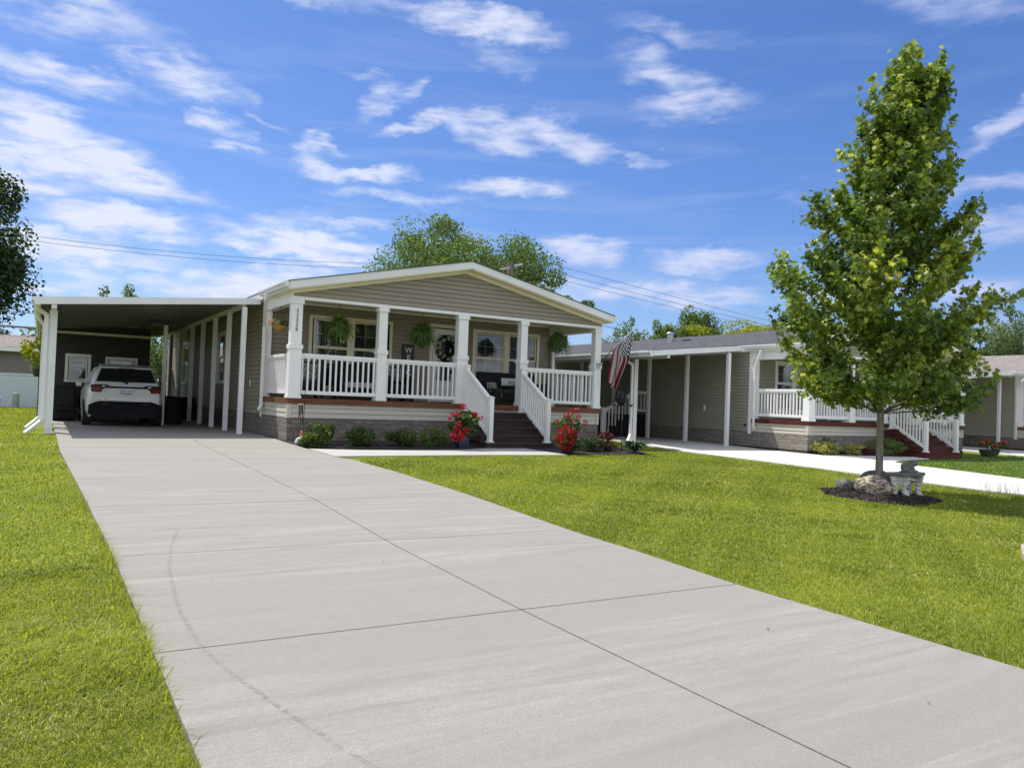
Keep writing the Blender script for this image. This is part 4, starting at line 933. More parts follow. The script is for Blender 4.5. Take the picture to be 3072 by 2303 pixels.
# ------------------------------------------------------------------ wires, lamp pole
m_wire = M('power_cable', (.10, .11, .14), .6)
LP = thing('utility_pole', 'grey wooden pole with a white crossarm lamp rising behind the home roof', 'pole', (26.2, 45, 0))
mb = MB(); mb.tube([(26.2, 45, -.2), (26.2, 45, 10.2)], [.26, .19], 12); mb.build('pole', m_wood, LP)
mb = MB(); mb.bar((25.3, 44.8, 9.65), (26.05, 44.8, 9.85), .09, .12); mb.bar((26.35, 44.8, 10.0), (27.0, 44.8, 10.2), .12, .15); mb.build('crossarm', m_steel, LP)
def cable(p0, p1, sag, label, r=.018, n=24, group=None):
    p0 = Vector(p0); p1 = Vector(p1); mb = MB()
    mb.tube([p0.lerp(p1, i/n)-Vector((0, 0, sag*4*(i/n)*(1-i/n))) for i in range(n+1)], r, 5); tag(mb.build('overhead_wire', m_wire), label, 'wire', group)
cable((-14, 45, 9.0), (26.2, 45, 10.3), 1.35, 'upper of the two thin wires left of the pole, across the blue sky', .012)
cable((-14, 45, 8.8), (26.2, 45, 10.0), 1.35, 'lower of the two thin wires left of the pole, across the blue sky', .012)
for i, lb in enumerate(('topmost', 'middle', 'lowest')):
    cable((26.2, 45, 10.9-.42*i-(.12 if i else 0)), (70, 45, 7.0-.25*i), .25, lb+' of the three wires running right from the pole towards the maple', .014)
cable((-14, 46, 3.95), (6, 46, 3.85), .05, 'thick dark cable passing low behind the far left home', .06)
cable((-14, 46, 4.8), (6, 46, 4.5), .05, 'thin wire above the thick cable behind the far left home', .02)
cable((13.5, 34, 6.5), (34, 30, 3.9), .1, 'short service wire right of the porch corner running to the neighbour roof', .014)

# ------------------------------------------------------------------ flag on the corner column
FL = thing('flag', 'American flag hanging from an angled pole on the right corner column', 'flag', (13.3, 17.75, 2.17))
mb = MB(); mb.box(13.24, 13.34, 17.72, 17.785, 2.12, 2.24); mb.tube([(13.27, 17.74, 2.12), (13.36, 17.66, 2.26)], .022); mb.build('bracket', m_steel, FL)
mb = MB(); mb.tube([(13.27, 17.74, 2.14), (13.66, 17.60, 2.66)], .012); mb.build('pole', m_black, FL)
mb = MB(); mb.tube([(13.66, 17.60, 2.66), (14.22, 17.40, 3.24)], .011); mb.tube([(14.2, 17.41, 3.22), (14.30, 17.37, 3.32)], [.016, .02]); mb.build('upper_pole', m_chrome, FL)
m, t, b = newmat('flag_cloth'); uv = t.new('ShaderNodeUVMap'); s = t.new('ShaderNodeSeparateXYZ'); t.put(s.inputs[0], uv.outputs[0])
u, v = s.outputs[0], s.outputs[1]
red = t.math('COMPARE', t.math('MODULO', t.math('FLOOR', t.math('MULTIPLY', u, 13)), 2), 0, .1)
cant = t.math('MULTIPLY', t.math('LESS_THAN', u, 7/13), t.math('LESS_THAN', v, .4))
def lattice(ox, oy):
    a = t.math('SUBTRACT', t.math('FRACT', t.math('ADD', t.math('MULTIPLY', v, 6/.4), ox)), .5); c = t.math('SUBTRACT', t.math('FRACT', t.math('ADD', t.math('MULTIPLY', u, 5/(7/13)), oy)), .5)
    return t.math('LESS_THAN', t.math('ADD', t.math('MULTIPLY', a, a), t.math('MULTIPLY', c, c)), .055)
stars = t.math('MAXIMUM', lattice(0, 0), lattice(.5, .5))
c = t.mix(red, (.46, .44, .43, 1), (.17, .003, .015, 1)); c = t.mix(cant, c, t.mix(stars, (.005, .007, .03, 1), (.75, .75, .75, 1)))
t.put(b.inputs['Base Color'], c); b.inputs['Roughness'].default_value = .7
tr = t.new('ShaderNodeBsdfTranslucent'); t.put(tr.inputs[0], c); mx = t.new('ShaderNodeMixShader'); mx.inputs[0].default_value = .18
t.l.new(b.outputs[0], mx.inputs[1]); t.l.new(tr.outputs[0], mx.inputs[2]); t.l.new(mx.outputs[0], t.n['Material Output'].inputs[0])
NU, NV = 40, 50; vs = []; uvs = []
tv = [0, .25, .5, .75, 1]
a_x, a_z = [14.215, 14.16, 14.10, 13.90, 13.70], [3.20, 2.75, 2.32, 1.93, 1.50]
b_x, b_z = [13.87, 13.66, 13.60, 13.55, 13.50], [2.86, 2.60, 2.30, 2.02, 1.72]
for i in range(NU+1):
    for j in range(NV+1):
        uu, vv = i/NU, j/NV
        xa, za = np.interp(vv, tv, a_x), np.interp(vv, tv, a_z); xb, zb = np.interp(vv, tv, b_x), np.interp(vv, tv, b_z)
        x = xa+(xb-xa)*uu; z = za+(zb-za)*uu
        am = .012+.075*vv**.6
        y = 17.40+.2*uu*(1-vv)+.05*vv+am*math.sin(uu*13+vv*2.2)+am*.5*math.sin(uu*23-vv*3)
        x += .03*vv*math.cos(uu*13+vv*2.2)
        vs.append((x, y, z)); uvs.append((uu, vv))
mbf = MB(); mbf.add(vs, [(i*(NV+1)+j, (i+1)*(NV+1)+j, (i+1)*(NV+1)+j+1, i*(NV+1)+j+1) for i in range(NU) for j in range(NV)])
fo = mbf.build('cloth', m, FL, smooth=True); ul = fo.data.uv_layers.new(name='UVMap')
for lp in fo.data.loops: ul.data[lp.index].uv = uvs[lp.vertex_index]

# ------------------------------------------------------------------ porch furniture (deck z .98)
ZK = .98
m_pat = None
m, t, b = newmat('black_white_print'); tc = t.new('ShaderNodeTexCoord')
vv = t.new('ShaderNodeTexVoronoi'); t.put(vv.inputs['Vector'], tc.outputs['Object']); vv.inputs['Scale'].default_value = 11; vv.feature = 'DISTANCE_TO_EDGE'
wv = t.new('ShaderNodeTexWave'); t.put(wv.inputs['Vector'], tc.outputs['Object']); wv.inputs['Scale'].default_value = 9; wv.inputs['Distortion'].default_value = 9; wv.inputs['Detail'].default_value = 3
t.put(b.inputs['Base Color'], t.mix(t.math('GREATER_THAN', t.math('ADD', wv.outputs[1], t.math('MULTIPLY', vv.outputs[0], 2)), .95), (.012, .012, .014, 1), (.6, .58, .55, 1))); b.inputs['Roughness'].default_value = .9; m_pat = m
m_cush = M('grey_white_cushion', srgb(205, 205, 208), .9, var=.05); m_cushd = M('charcoal_cushion', (.03, .03, .034), .95, var=.1)
def pillow(name, c, w, h, t_, mat, label, tilt=.25, rz=0, group=None):
    n = 10; vs = []; fs = []
    for side in (-1, 1):
        for i in range(n+1):
            for j in range(n+1):
                a, b_ = i/n*2-1, j/n*2-1; e = (1-a**4)*(1-b_**4); pin = 1-.06*(a*a*b_*b_)
                x = a*w/2*(1-.07*(1-b_*b_)*abs(a)**3)*pin; z = b_*h/2*(1-.09*(1-a*a)*abs(b_)**3)*pin; y = side*t_/2*e**.6
                vs.append((x, y, z))
    m0 = (n+1)**2
    for i in range(n):
        for j in range(n):
            a = i*(n+1)+j; fs.append((a, a+n+1, a+n+2, a+1)); fs.append((m0+a, m0+a+1, m0+a+n+2, m0+a+n+1))
    R = Matrix.Translation(c) @ Matrix.Rotation(rz, 4, 'Z') @ Matrix.Rotation(-tilt, 4, 'X')
    mb = MB(); mb.add([R @ Vector(v) for v in vs], fs); o = mb.build(name, mat, None, smooth=True); tag(o, label, 'cushion', group); return o, R
def armchair(x, y, w, label, cat, name, rz=0, seatz=.42, backz=.92, cush=m_cushd, dep=.7):
    R = thing(name, label, cat, (x, y, ZK), 0)
    mb = MB(); mb.box(x-w/2, x+w/2, y-.05, y+dep-.1, ZK+.12, ZK+seatz-.12); mb.build('seat', m_blackfab, R, bevel=.02)
    mb = MB(); mb.hexa([(x-w/2, y+dep-.18, ZK+.12), (x+w/2, y+dep-.18, ZK+.12), (x+w/2, y+dep-.06, ZK+.12), (x-w/2, y+dep-.06, ZK+.12), (x-w/2, y+dep-.06, ZK+backz), (x+w/2, y+dep-.06, ZK+backz), (x+w/2, y+dep+.04, ZK+backz), (x-w/2, y+dep+.04, ZK+backz)]); mb.build('backrest', m_blackfab, R, bevel=.03)
    for s in (-1, 1):
        mb = MB(); xx = x+s*(w/2-.05); mb.box(xx-.05, xx+.05, y-.06, y+dep-.1, ZK+.12, ZK+.64); mb.build('armrest', m_blackfab, R, bevel=.03)
        for yy in (y, y+dep-.15): mb = MB(); mb.box(xx-.03, xx+.03, yy-.03, yy+.03, ZK, ZK+.13); mb.build('leg', m_blackfab, R)
    mb = MB(); mb.box(x-w/2+.11, x+w/2-.11, y-.06, y+dep-.2, ZK+seatz-.12, ZK+seatz+.02); mb.build('seat_cushion', cush, R, bevel=.04)
    return R
armchair(5.52, 19.05, .85, 'black wicker armchair at the left end of the porch, under the window', 'armchair', 'armchair')
pillow('throw_pillow', (5.70, 19.32, 1.62), .5, .5, .15, m_pat, 'black and white flower print pillow on the leftmost porch armchair', .2)
armchair(7.0, 19.15, 1.25, 'black wicker loveseat with pale seat pad below the left window', 'loveseat', 'loveseat', cush=m_cush)
armchair(8.02, 19.2, .72, 'black wicker armchair between the loveseat and the WELCOME board', 'armchair', 'armchair')
pillow('throw_pillow', (7.93, 19.42, 1.68), .42, .38, .13, m_pat, 'black and white fern print pillow on the armchair beside the WELCOME board', .2)
armchair(11.55, 19.1, 1.95, 'long dark wicker sofa below the right porch window', 'sofa', 'sofa')
o, R = pillow('throw_pillow', (11.45, 19.30, 1.63), .78, .24, .14, m_cush, 'white lumbar pillow lettered porch on the dark sofa', .15)
text_mesh('lettering', 'porch', .15, m_black, o, R @ Vector((0, -.072, .0)), xdir=(1, 0, 0), zdir=R.to_3x3() @ Vector((0, 0, 1)), depth=.002, shear=.35, bold=.002)
text_mesh('lettering', 'SITTIN', .06, m_black, o, R @ Vector((.05, -.066, -.078)), xdir=(1, 0, 0), zdir=R.to_3x3() @ Vector((0, 0, 1)), depth=.002)
pillow('throw_pillow', (10.62, 18.98, 1.46), .36, .3, .12, m_pat, 'small dark printed pillow left of the white lettered pillow', .3, .2)
WB_ = thing('welcome_board', 'tall black board with WELCOME in white letters leaning by the door', 'sign', (8.58, 20.1, ZK))
mb = MB(); mb.hexa([(8.42, 20.02, ZK), (8.76, 20.02, ZK), (8.76, 20.05, ZK), (8.42, 20.05, ZK), (8.42, 20.14, 2.54), (8.76, 20.14, 2.54), (8.76, 20.17, 2.54), (8.42, 20.17, 2.54)]); mb.build('board', m_black, WB_, bevel=.004)
for i, ch in enumerate('WELCOME'):
    z = 2.38-.205*i; text_mesh('lettering', ch, .21, m_letter, WB_, (8.59, 20.012+(z-ZK)*.0769, z), depth=.002, bold=.004)
mb = MB(); mb.box(9.3, 10.35, 19.55, 20.1, ZK+.002, ZK+.02); tag(mb.build('doormat', m_rubber), 'dark doormat in front of the porch door', 'mat')
TB = thing('side_table', 'low black table between the door and the dark sofa', 'table', (10.3, 18.5, ZK)); mb = MB(); mb.box(10.1, 10.5, 18.25, 18.65, ZK+.4, ZK+.43); mb.build('table_top', m_black, TB)
for sx_ in (10.13, 10.47):
    for sy_ in (18.28, 18.62): mb = MB(); mb.box(sx_-.015, sx_+.015, sy_-.015, sy_+.015, ZK, ZK+.4); mb.build('leg', m_black, TB)
mb = MB(); mb.tube([(6.25, 20.1, ZK+.4), (6.25, 20.1, ZK+.01)], .01); mb.lathe((6.25, 20.05, ZK), [(.1, 0), (.02, .03)]); mb = None

# wind chime on a stake at the left corner bed
WC = thing('wind_chime', 'wind chime with dark tubes hanging from a thin hook by the left porch corner', 'wind chime', (4.9, 17.05, 0))
mb = MB(); mb.tube([(4.87, 17.0, -.02), (4.89, 17.0, .9), (4.895, 17.0, 1.36), (4.87, 16.98, 1.43), (4.82, 16.97, 1.40)], .007, 6); mb.build('hook', m_black, WC)
mb = MB(); mb.lathe((4.80, 16.95, .855), [(.055, 0), (.055, .018)], 16); mb.build('top_disc', M('light_wood', srgb(214, 178, 132), .6), WC)
mb = MB(); mb.tube([(4.80, 16.95, .87), (4.82, 16.97, 1.39)], .003, 4); mb.build('cord', m_black, WC)
for k in range(5):
    an = k*2*math.pi/5; mb = MB(); x, y = 4.80+.04*math.cos(an), 16.95+.04*math.sin(an); mb.tube([(x, y, .84), (x, y, .46+.05*k)], .009, 8); mb.build('tube', m_black, WC)
mb = MB(); mb.smooth = True
ORN = MB(); ORN.lathe((4.80, 16.85, -.02), [(.10, 0), (.13, .04), (.125, .1), (.085, .16), (.02, .19)], 18)
tag(ORN.build('garden_stone', M('pale_stone', srgb(176, 178, 176), .9, var=.15), smooth=True), 'smooth pale rounded stone beside the leftmost bed shrub', 'stone')
mb = MB(); mb.lathe((4.85, 16.98, -.02), [(.035, 0), (.04, .2), (.028, .25), (.03, .28), (.012, .31)], 12); tag(mb.build('garden_ornament', M('orange_clay', srgb(214, 120, 66), .7)), 'small orange clay ornament behind the pale stone', 'ornament')
# bronze garden spinner
SP = thing('garden_spinner', 'dark metal tulip spinner on a thin stake in the bed right of the stairs', 'garden spinner', (11.95, 14.95, -.08))
m_brz = M('dark_bronze', (.03, .025, .035), .45, metal=.6, var=.2)
mb = MB(); mb.tube([(11.98, 14.95, -.1), (11.93, 14.95, 1.08)], .009, 8); mb.build('stake', m_brz, SP)
for k in range(6):
    an = k*math.pi/3; mb = MB(); c_, s_ = math.cos(an), math.sin(an); q = []
    for (r, z, w_) in ((.02, 1.08, .02), (.10, 1.16, .06), (.125, 1.27, .055), (.09, 1.37, .03), (.05, 1.45, .004)):
        q += [(11.92+r*c_-w_*s_, 14.95+r*s_+w_*c_, z), (11.92+r*c_+w_*s_, 14.95+r*s_-w_*c_, z)]
    mb.add(q, [(2*i, 2*i+1, 2*i+3, 2*i+2) for i in range(4)]); mb.build('petal', m_brz, SP)
for s_ in (-1, 1):
    mb = MB(); x = 11.93+s_*.26; mb.tube([(11.93, 14.95, 1.09), (x-s_*.06, 14.95, 1.10)], .006, 6); mb.hexa([(x-.07, 14.92, 1.09), (x, 14.90, 1.06), (x+.07, 14.92, 1.11), (x, 15.0, 1.08), (x-.06, 14.93, 1.11), (x, 14.92, 1.09), (x+.06, 14.93, 1.13), (x, 14.98, 1.12)]); mb.build('leaf_cup', m_brz, SP)

# ------------------------------------------------------------------ foliage kit
rng = np.random.default_rng(11)
LT = {
 'maple': np.array([(0, -.5, 0), (.10, -.22, .02), (.42, -.30, -.05), (.34, -.08, 0), (.55, .12, -.08), (.24, .10, .02), (.22, .28, -.02), (0, .62, -.09), (-.22, .28, -.02), (-.24, .10, .02), (-.55, .12, -.08), (-.34, -.08, 0), (-.42, -.30, -.05), (-.10, -.22, .02)]),
 'oval': np.array([(0, -.5, 0), (.24, -.18, .05), (.26, .15, .05), (0, .5, -.05), (-.26, .15, .05), (-.24, -.18, .05)]),
 'quad': np.array([(0, -.5, 0), (.33, 0, .06), (0, .5, -.04), (-.33, 0, .06)]),
 'long': np.array([(0, -.5, 0), (.10, -.1, .03), (.08, .25, .02), (0, .5, -.06), (-.08, .25, .02), (-.10, -.1, .03)]),
 'broad': np.array([(0, -.5, 0), (.25, -.3, .06), (.34, 0, .09), (.22, .3, .04), (0, .55, -.12), (-.22, .3, .04), (-.34, 0, .09), (-.25, -.3, .06)]),
}
def leaves(name, P, size, mat, parent=None, shape='oval', up=.6, tint=None, out=None, outw=.0, sv=.3, droop=0):
    P = np.asarray(P, float); N = len(P); T = LT[shape]; k = len(T)
    n = rng.normal(size=(N, 3)); n[:, 2] += up
    if out is not None: n += out*outw
    n /= np.linalg.norm(n, axis=1)[:, None]
    t = rng.normal(size=(N, 3)); t[:, 2] -= droop
    t -= (t*n).sum(1)[:, None]*n; t /= np.linalg.norm(t, axis=1)[:, None]+1e-9
    b = np.cross(n, t); s = (np.asarray(size)*(1+sv*rng.uniform(-1, 1, N)))[:, None, None]
    V = P[:, None, :] + s*(T[None, :, 0:1]*b[:, None, :]+T[None, :, 1:2]*t[:, None, :]+T[None, :, 2:3]*n[:, None, :])
    if tint is None: tint = rng.uniform(0, 1, N)
    return npmesh(name, V.reshape(-1, 3), np.full(N, k), mat, parent, np.repeat(tint, k), np.arange(N*k))
def ball(N, c, r, shell=.5):
    d = rng.normal(size=(N, 3)); d /= np.linalg.norm(d, axis=1)[:, None]
    rr = rng.uniform(shell**3, 1, N)**(1/3)
    return np.array(c)+d*rr[:, None]*np.array(r), d
def lumps(N, c, r, nl=30, lr=.28, bottom=-.6, seed=0):
    """leaf positions gathered in clumps spread through an ellipsoid"""
    q = np.random.default_rng(seed); cs = q.normal(size=(nl*3, 3)); cs /= np.linalg.norm(cs, axis=1)[:, None]; cs *= (q.uniform(.25, 1, nl*3)**.45)[:, None]
    cs = cs[cs[:, 2] > bottom][:nl]; cl = q.uniform(.55, 1.25, len(cs))*lr; br = q.uniform(-.2, .2, len(cs))
    i = q.integers(0, len(cs), N); d = q.normal(size=(N, 3)); d /= np.linalg.norm(d, axis=1)[:, None]
    rr = q.uniform(.15, 1, N)**.4
    P = cs[i]+d*(rr*cl[i])[:, None]
    return np.array(c)+P*np.array(r), d, np.clip(q.uniform(.1, .85, N)+br[i], 0, 1), np.array(c)+cs*np.array(r)
def shrub(x, y, z, rx, h, mat, label, name='shrub', N=900, size=.05, shape='oval', cat='shrub', group=None, seed=1, up=.5, nl=34, lr=.42):
    R = thing(name, label, cat, (x, y, z), 0, group)
    P, d, t, cs = lumps(N, (x, y, z+h*.52), (rx*.85, rx*.85, h*.46), nl, lr, -.9, seed)
    P[:, 2] = np.maximum(P[:, 2], z+.02)
    leaves('foliage', P, size, mat, R, shape, up, t, d, .8)
    mb = MB()
    for c in cs[:12]: mb.tube([(x, y, z-.02), (x+(c[0]-x)*.4, y+(c[1]-y)*.4, z+(c[2]-z)*.6), tuple(c)], [.012, .008, .004], 5)
    mb.build('stem', m_barkd, R); return R
def tree(x, y, label, crown, mat, size=.28, N=7000, nl=60, lr=.2, trunk=.28, name='tree', seed=3, bottom=-.7, shape='oval', group=None, bark=None, cat='tree', up=.5):
    cz, rx, ry, rz = crown; R = thing(name, label, cat, (x, y, 0), 0, group)
    P, d, t, cs = lumps(N, (x, y, cz), (rx, ry, rz), nl, lr, bottom, seed)
    leaves('crown', P, size, mat, R, shape, up, t, d, .7)
    mb = MB(); zt = cz+rz*.3
    mb.tube([(x, y, -.3), (x+.1, y, cz*.4), (x, y, cz-rz*.3), (x+.05, y, zt)], [trunk, trunk*.8, trunk*.6, trunk*.2], 10)
    mb.build('trunk', bark or m_barkd, R)
    mb = MB()
    for c in cs[:28]:
        z0 = max(cz-rz*.7, 1)+(c[2]-(cz-rz))*.25; m_ = Vector((x+(c[0]-x)*.45, y+(c[1]-y)*.45, z0+(c[2]-z0)*.55))
        mb.tube([(x, y, z0), m_, tuple(c)], [trunk*.32, trunk*.2, trunk*.06], 6)
    mb.build('limb', bark or m_barkd, R); return R

# ------------------------------------------------------------------ the young maple
def maple():
    bx, by, bz = 11.74, 8.02, -.2
    d = np.array([.826, .564]); Rv = np.array([d[1], -d[0]])
    R = thing('maple_tree', 'young upright maple with dense green crown growing from the mulch ring on the front lawn', 'tree', (bx, by, bz))
    LZ = [1.0, 1.2, 1.5, 1.9, 2.6, 3.1, 3.5, 4.0, 4.6, 5.0, 5.2, 5.6, 6.0, 6.3, 6.6, 6.9, 7.15, 7.3]
    LR = [.5, .9, 1.38, 1.5, 1.62, 1.72, 1.6, 1.42, 1.16, .98, .62, .78, .92, .80, .48, .34, .18, .02]
    RZ = [1.0, 1.2, 1.5, 1.9, 2.4, 2.9, 3.5, 3.8, 4.3, 4.7, 5.1, 5.4, 5.7, 6.2, 6.6, 6.9, 7.1, 7.3]
    RR = [.45, 1.0, 1.38, 1.48, 1.22, 1.28, 1.32, 1.2, 1.06, 1.0, .95, .98, .88, .95, .92, .72, .55, .1]
    LZ = [z_ if z_ < 1.5 else 1.5+(z_-1.5)*.93 for z_ in LZ]; RZ = [z_ if z_ < 1.5 else 1.5+(z_-1.5)*.93 for z_ in RZ]; LR = [max(.01, (v_-.04)*(1 if z_ < 5.0 else .84)) for v_, z_ in zip(LR, LZ)]; RR = [max(.01, v_+.10 if z_ < 4.4 else (v_-.06)*(.92 if z_ < 5.4 else .72)) for v_, z_ in zip(RR, RZ)]
    def rad_(z, phi):         # phi: angle, 0 = picture right
        l, r_ = np.interp(z, LZ, LR), np.interp(z, RZ, RR); w = (1+math.cos(phi))/2
        return l*(1-w)+r_*w
    q = random.Random(5); trunk = [(0, 0), (.01, 0), (.02, .02), (.06, 0), (.14, .02), (.25, 0)]
    tz = [bz-.1, 1.2, 2.4, 3.8, 5.2, 6.6]
    tp = lambda z: np.array([bx, by])+Rv*np.interp(z, tz, [0, .0, .03, .08, .14, .27])+d*np.interp(z, tz, [0, 0, .03, -.02, .03, 0])
    mb = MB(); zz = [bz-.1, bz+.05, bz+.3, .5, 1.2, 1.8, 2.4, 3.0, 3.8, 4.5, 5.2, 5.9, 6.6]
    mb.tube([(*tp(z), z) for z in zz], [.085, .066, .058, .055, .052, .048, .042, .037, .031, .025, .018, .011, .005], 14)
    tr = mb.build('trunk', m_bark, R, smooth=True)
    mb = MB(); pts = []; tin = []; ga = 0
    n = 104
    for i in range(n):
        f = (i+.5)/n; ztip = 1.30+5.5*f**.92; ga += 2.39996
        phi = ga+q.uniform(-.3, .3); rr = rad_(ztip, phi)*q.uniform(.70, 1.13)
        if q.random() < .28: rr *= q.uniform(.45, .75)
        rise = .35+.75*rr*.62*(1 if ztip > 1.6 else .35)
        z0 = max(1.12, ztip-rise*q.uniform(.75, 1.15)); 
        if z0 > 6.3: z0 = 6.3
        dirv = Rv*math.cos(phi)+d*math.sin(phi); a = np.array([*tp(z0), z0]); e = np.array([*(tp(ztip)+dirv*rr), ztip])
        mid = a*.5+e*.5; mid[2] -= .10*rr if ztip > 1.6 else -.12; mid[:2] += dirv*rr*.06
        P = [a, a*.35+mid*.65+0*e, mid, mid*.45+e*.55, e]
        mb.tube([tuple(p) for p in P], [.017*(1-.6*f), .013*(1-.5*f), .009, .006, .002], 5)
        subs = [(np.array(P), 1.0)]
        for k in range(5):
            u = q.uniform(.35, .95); i0 = min(3, int(u*4)); c = P[i0]+(P[i0+1]-P[i0])*(u*4-i0)
            ph2 = phi+q.choice((-1, 1))*q.uniform(.4, 1.2); L = rr*q.uniform(.18, .34)+.10
            dv = Rv*math.cos(ph2)+d*math.sin(ph2); e2 = c+np.array([dv[0]*L, dv[1]*L, L*q.uniform(.15, 1.1)])
            mb.tube([tuple(c), tuple((c+e2)/2), tuple(e2)], [.006, .004, .0015], 4); subs.append((np.array([c, (c+e2)/2, e2]), .8))
        bright = q.uniform(-.2, .25)
        for k in range(2):       # upright new shoots at the rim
            b0 = e+np.array([q.gauss(0, .08), q.gauss(0, .08), 0]); Ls = q.uniform(.15, .46); dv = np.array([dirv[0]*.35+q.gauss(0, .12), dirv[1]*.35+q.gauss(0, .12), 1.0]); dv /= np.linalg.norm(dv)
            mb.tube([tuple(b0), tuple(b0+dv*Ls)], [.003, .0015], 4)
            for _ in range(int(9+Ls*30)): pts.append(b0+dv*Ls*q.uniform(.1, 1.05)+np.array([q.gauss(0, .035), q.gauss(0, .035), q.gauss(0, .02)])); tin.append(min(1, max(0, q.uniform(.25, .95)+bright*.5)))
        for S, wgt in subs:
            m_ = int(98*wgt*(.55+rr*.45)) if len(S) == 5 else int(60*(.6+rr*.4))
            for _ in range(m_):
                u = (q.uniform(.25, 1.02) if len(S) == 5 else q.uniform(.1, 1.08))*(len(S)-1); i0 = min(len(S)-2, int(u)); c = S[i0]+(S[i0+1]-S[i0])*(u-i0)
                s = .062; pts.append(c+np.array([q.gauss(0, s), q.gauss(0, s), q.gauss(-.01, s*.9)])); tin.append(min(1, max(0, q.betavariate(1.3, 1.7)*.9+bright)))
    # leader shoots at the top
    for k in range(240):
        z = q.uniform(6.0, 7.12); c = tp(min(z, 6.9))+Rv*(q.gauss(0, .10)+(z-6.9)*.1)+d*q.gauss(0, .1); pts.append(np.array([*c, z])); tin.append(q.uniform(.2, .9))
    mb.build('limb', m_bark, R, smooth=True)
    pts = np.array(pts); print('maple leaves', len(pts))
    o = pts-np.array([bx, by, 0]); o[:, 2] = 0; o /= np.linalg.norm(o, axis=1)[:, None]+1e-6
    leaves('crown', pts, .088, m_maple, R, 'maple', .75, np.array(tin), o, .55, .28, droop=.5)
maple()

# ------------------------------------------------------------------ background trees
tree(26.7, 52, 'wide airy light-green tree crowning above the taupe home roof', (8.5, 7.9, 6, 5.8), m_leafH, .20, 62000, 170, .21, .35, seed=21, bottom=-.75)
tree(35.6, 52, 'low outer spray of light foliage right of the roof ridge, by the lamp pole', (8.3, 2.4, 2, 1.5), m_leafM, .2, 4500, 18, .33, .2, seed=22)
tree(-8.0, 55, 'tall dark leafy tree at the left border behind the far home', (8.6, 6.6, 5, 6.9), m_leafD, .24, 80000, 150, .27, .4, seed=23)
tree(4.4, 60, 'tree whose few top twigs show above the carport roof edge', (6.4, 1.6, 1.5, 1.9), m_leafM, .2, 900, 12, .3, .2, seed=24)
tree(-.7, 58, 'low pale green tree top behind the far left home roof', (3.4, 2.2, 2, 1.5), m_leafG, .25, 1200, 16, .3, .2, seed=25)
tree(5.4, 46, 'leafy shrub tree glimpsed through the gap behind the carport', (2.3, 1.7, 1.4, 2.2), m_leafM, .14, 7000, 30, .33, .12, seed=26, bottom=-.95)
RT = [(31.8, 41, 4.6, .9, 1.6, m_leafG, 500, 'small wispy grey-green tree top nearest the flag'), (33.4, 41, 4.9, 1.0, 1.7, m_leafM, 900, 'narrow pointed tree right of the flag, left of the first roof vent'),
      (36.6, 41, 5.1, 1.1, 1.9, m_leafM, 2600, 'round pointed green tree just left of the sage home roof vent'), (39.2, 42, 5.2, 1.15, 2.3, m_leafM, 2800, 'left of the twin tall green trees above the neighbour roof'),
      (41.0, 42, 5.4, 1.45, 2.9, m_leafM, 4200, 'right and taller of the twin green trees above the neighbour roof'), (41.2, 39.5, 5.6, 3.3, 1.5, m_leafY, 5200, 'spreading golden-green tree just above the neighbour roof'),
      (46.0, 41, 5.9, 2.2, 1.5, m_leafM, 3200, 'green tree right of the golden one, with wires crossing above'), (49.5, 41, 5.6, 2.2, 1.6, m_leafM, 2200, 'green tree half hidden behind the left edge of the maple'), (54.5, 41, 5.6, 3.2, 2.3, m_leafG, 2600, 'pale tree hidden mostly by the middle of the maple crown')]
for i, (x, y, cz, r, rz, mt, N, lb) in enumerate(RT): tree(x, y, lb, (cz+.12, r*1.25, r*1.1, rz*1.0), mt, .15, int(N*2.6), 30, .32, .16, seed=40+i, group=None, bottom=-.95)
tree(53.4, 29.4, 'grey-green rounded tree right of the maple behind the far home', (5.2, 3.3, 2.8, 2.9), m_leafG, .17, 15000, 38, .3, .2, seed=61)
tree(56.0, 28.2, 'tall thin-leaved tree with bare twigs at the right border', (6.0, 2.3, 2.2, 2.6), m_leafG, .16, 3500, 26, .2, .2, seed=62)
tree(58.8, 28.4, 'brighter green tree at the extreme right border', (4.8, 2.0, 2, 2.3), m_leafM, .16, 7000, 30, .3, .2, seed=63)
# bare branches above that tree
BT = thing('bare_tree', 'leafless twiggy tree top rising over the grey-green trees at right', 'tree', (55.6, 29.6, 0)); mb = MB(); q = random.Random(3)
def twig(p, d, L, r, k):
    e = p+d*L; mb.tube([tuple(p), tuple(p+d*L*.5+Vector((q.gauss(0, .05), q.gauss(0, .05), 0))*L), tuple(e)], [r, r*.8, r*.55], 5)
    if k:
        for _ in range(3): twig(p+d*L*q.uniform(.5, 1), (d+Vector((q.gauss(0, .45), q.gauss(0, .45), q.gauss(.1, .2)))).normalized(), L*.68, r*.55, k-1)
twig(Vector((55.6, 29.6, 0)), Vector((0, 0, 1)), 5.5, .2, 0); twig(Vector((55.6, 29.6, 5.4)), Vector((-.1, 0, 1)).normalized(), 1.9, .05, 5); mb.build('trunk', m_bark, BT)
# distant belt closing the horizon
N = 15000; ang = rng.uniform(rad(-75), rad(130), N); rr = rng.uniform(95, 125, N); hh = 5.5+2.2*np.sin(ang*9)+1.6*np.sin(ang*23+1)+1.2*np.sin(ang*51)
P = np.stack([rr*np.sin(ang), rr*np.cos(ang), rng.uniform(0, 1, N)**.7*hh], 1)
tag(leaves('distant_wood', P, 1.25, m_leafD, None, 'oval', .4), 'low dark belt of distant trees', 'trees', kind='stuff')

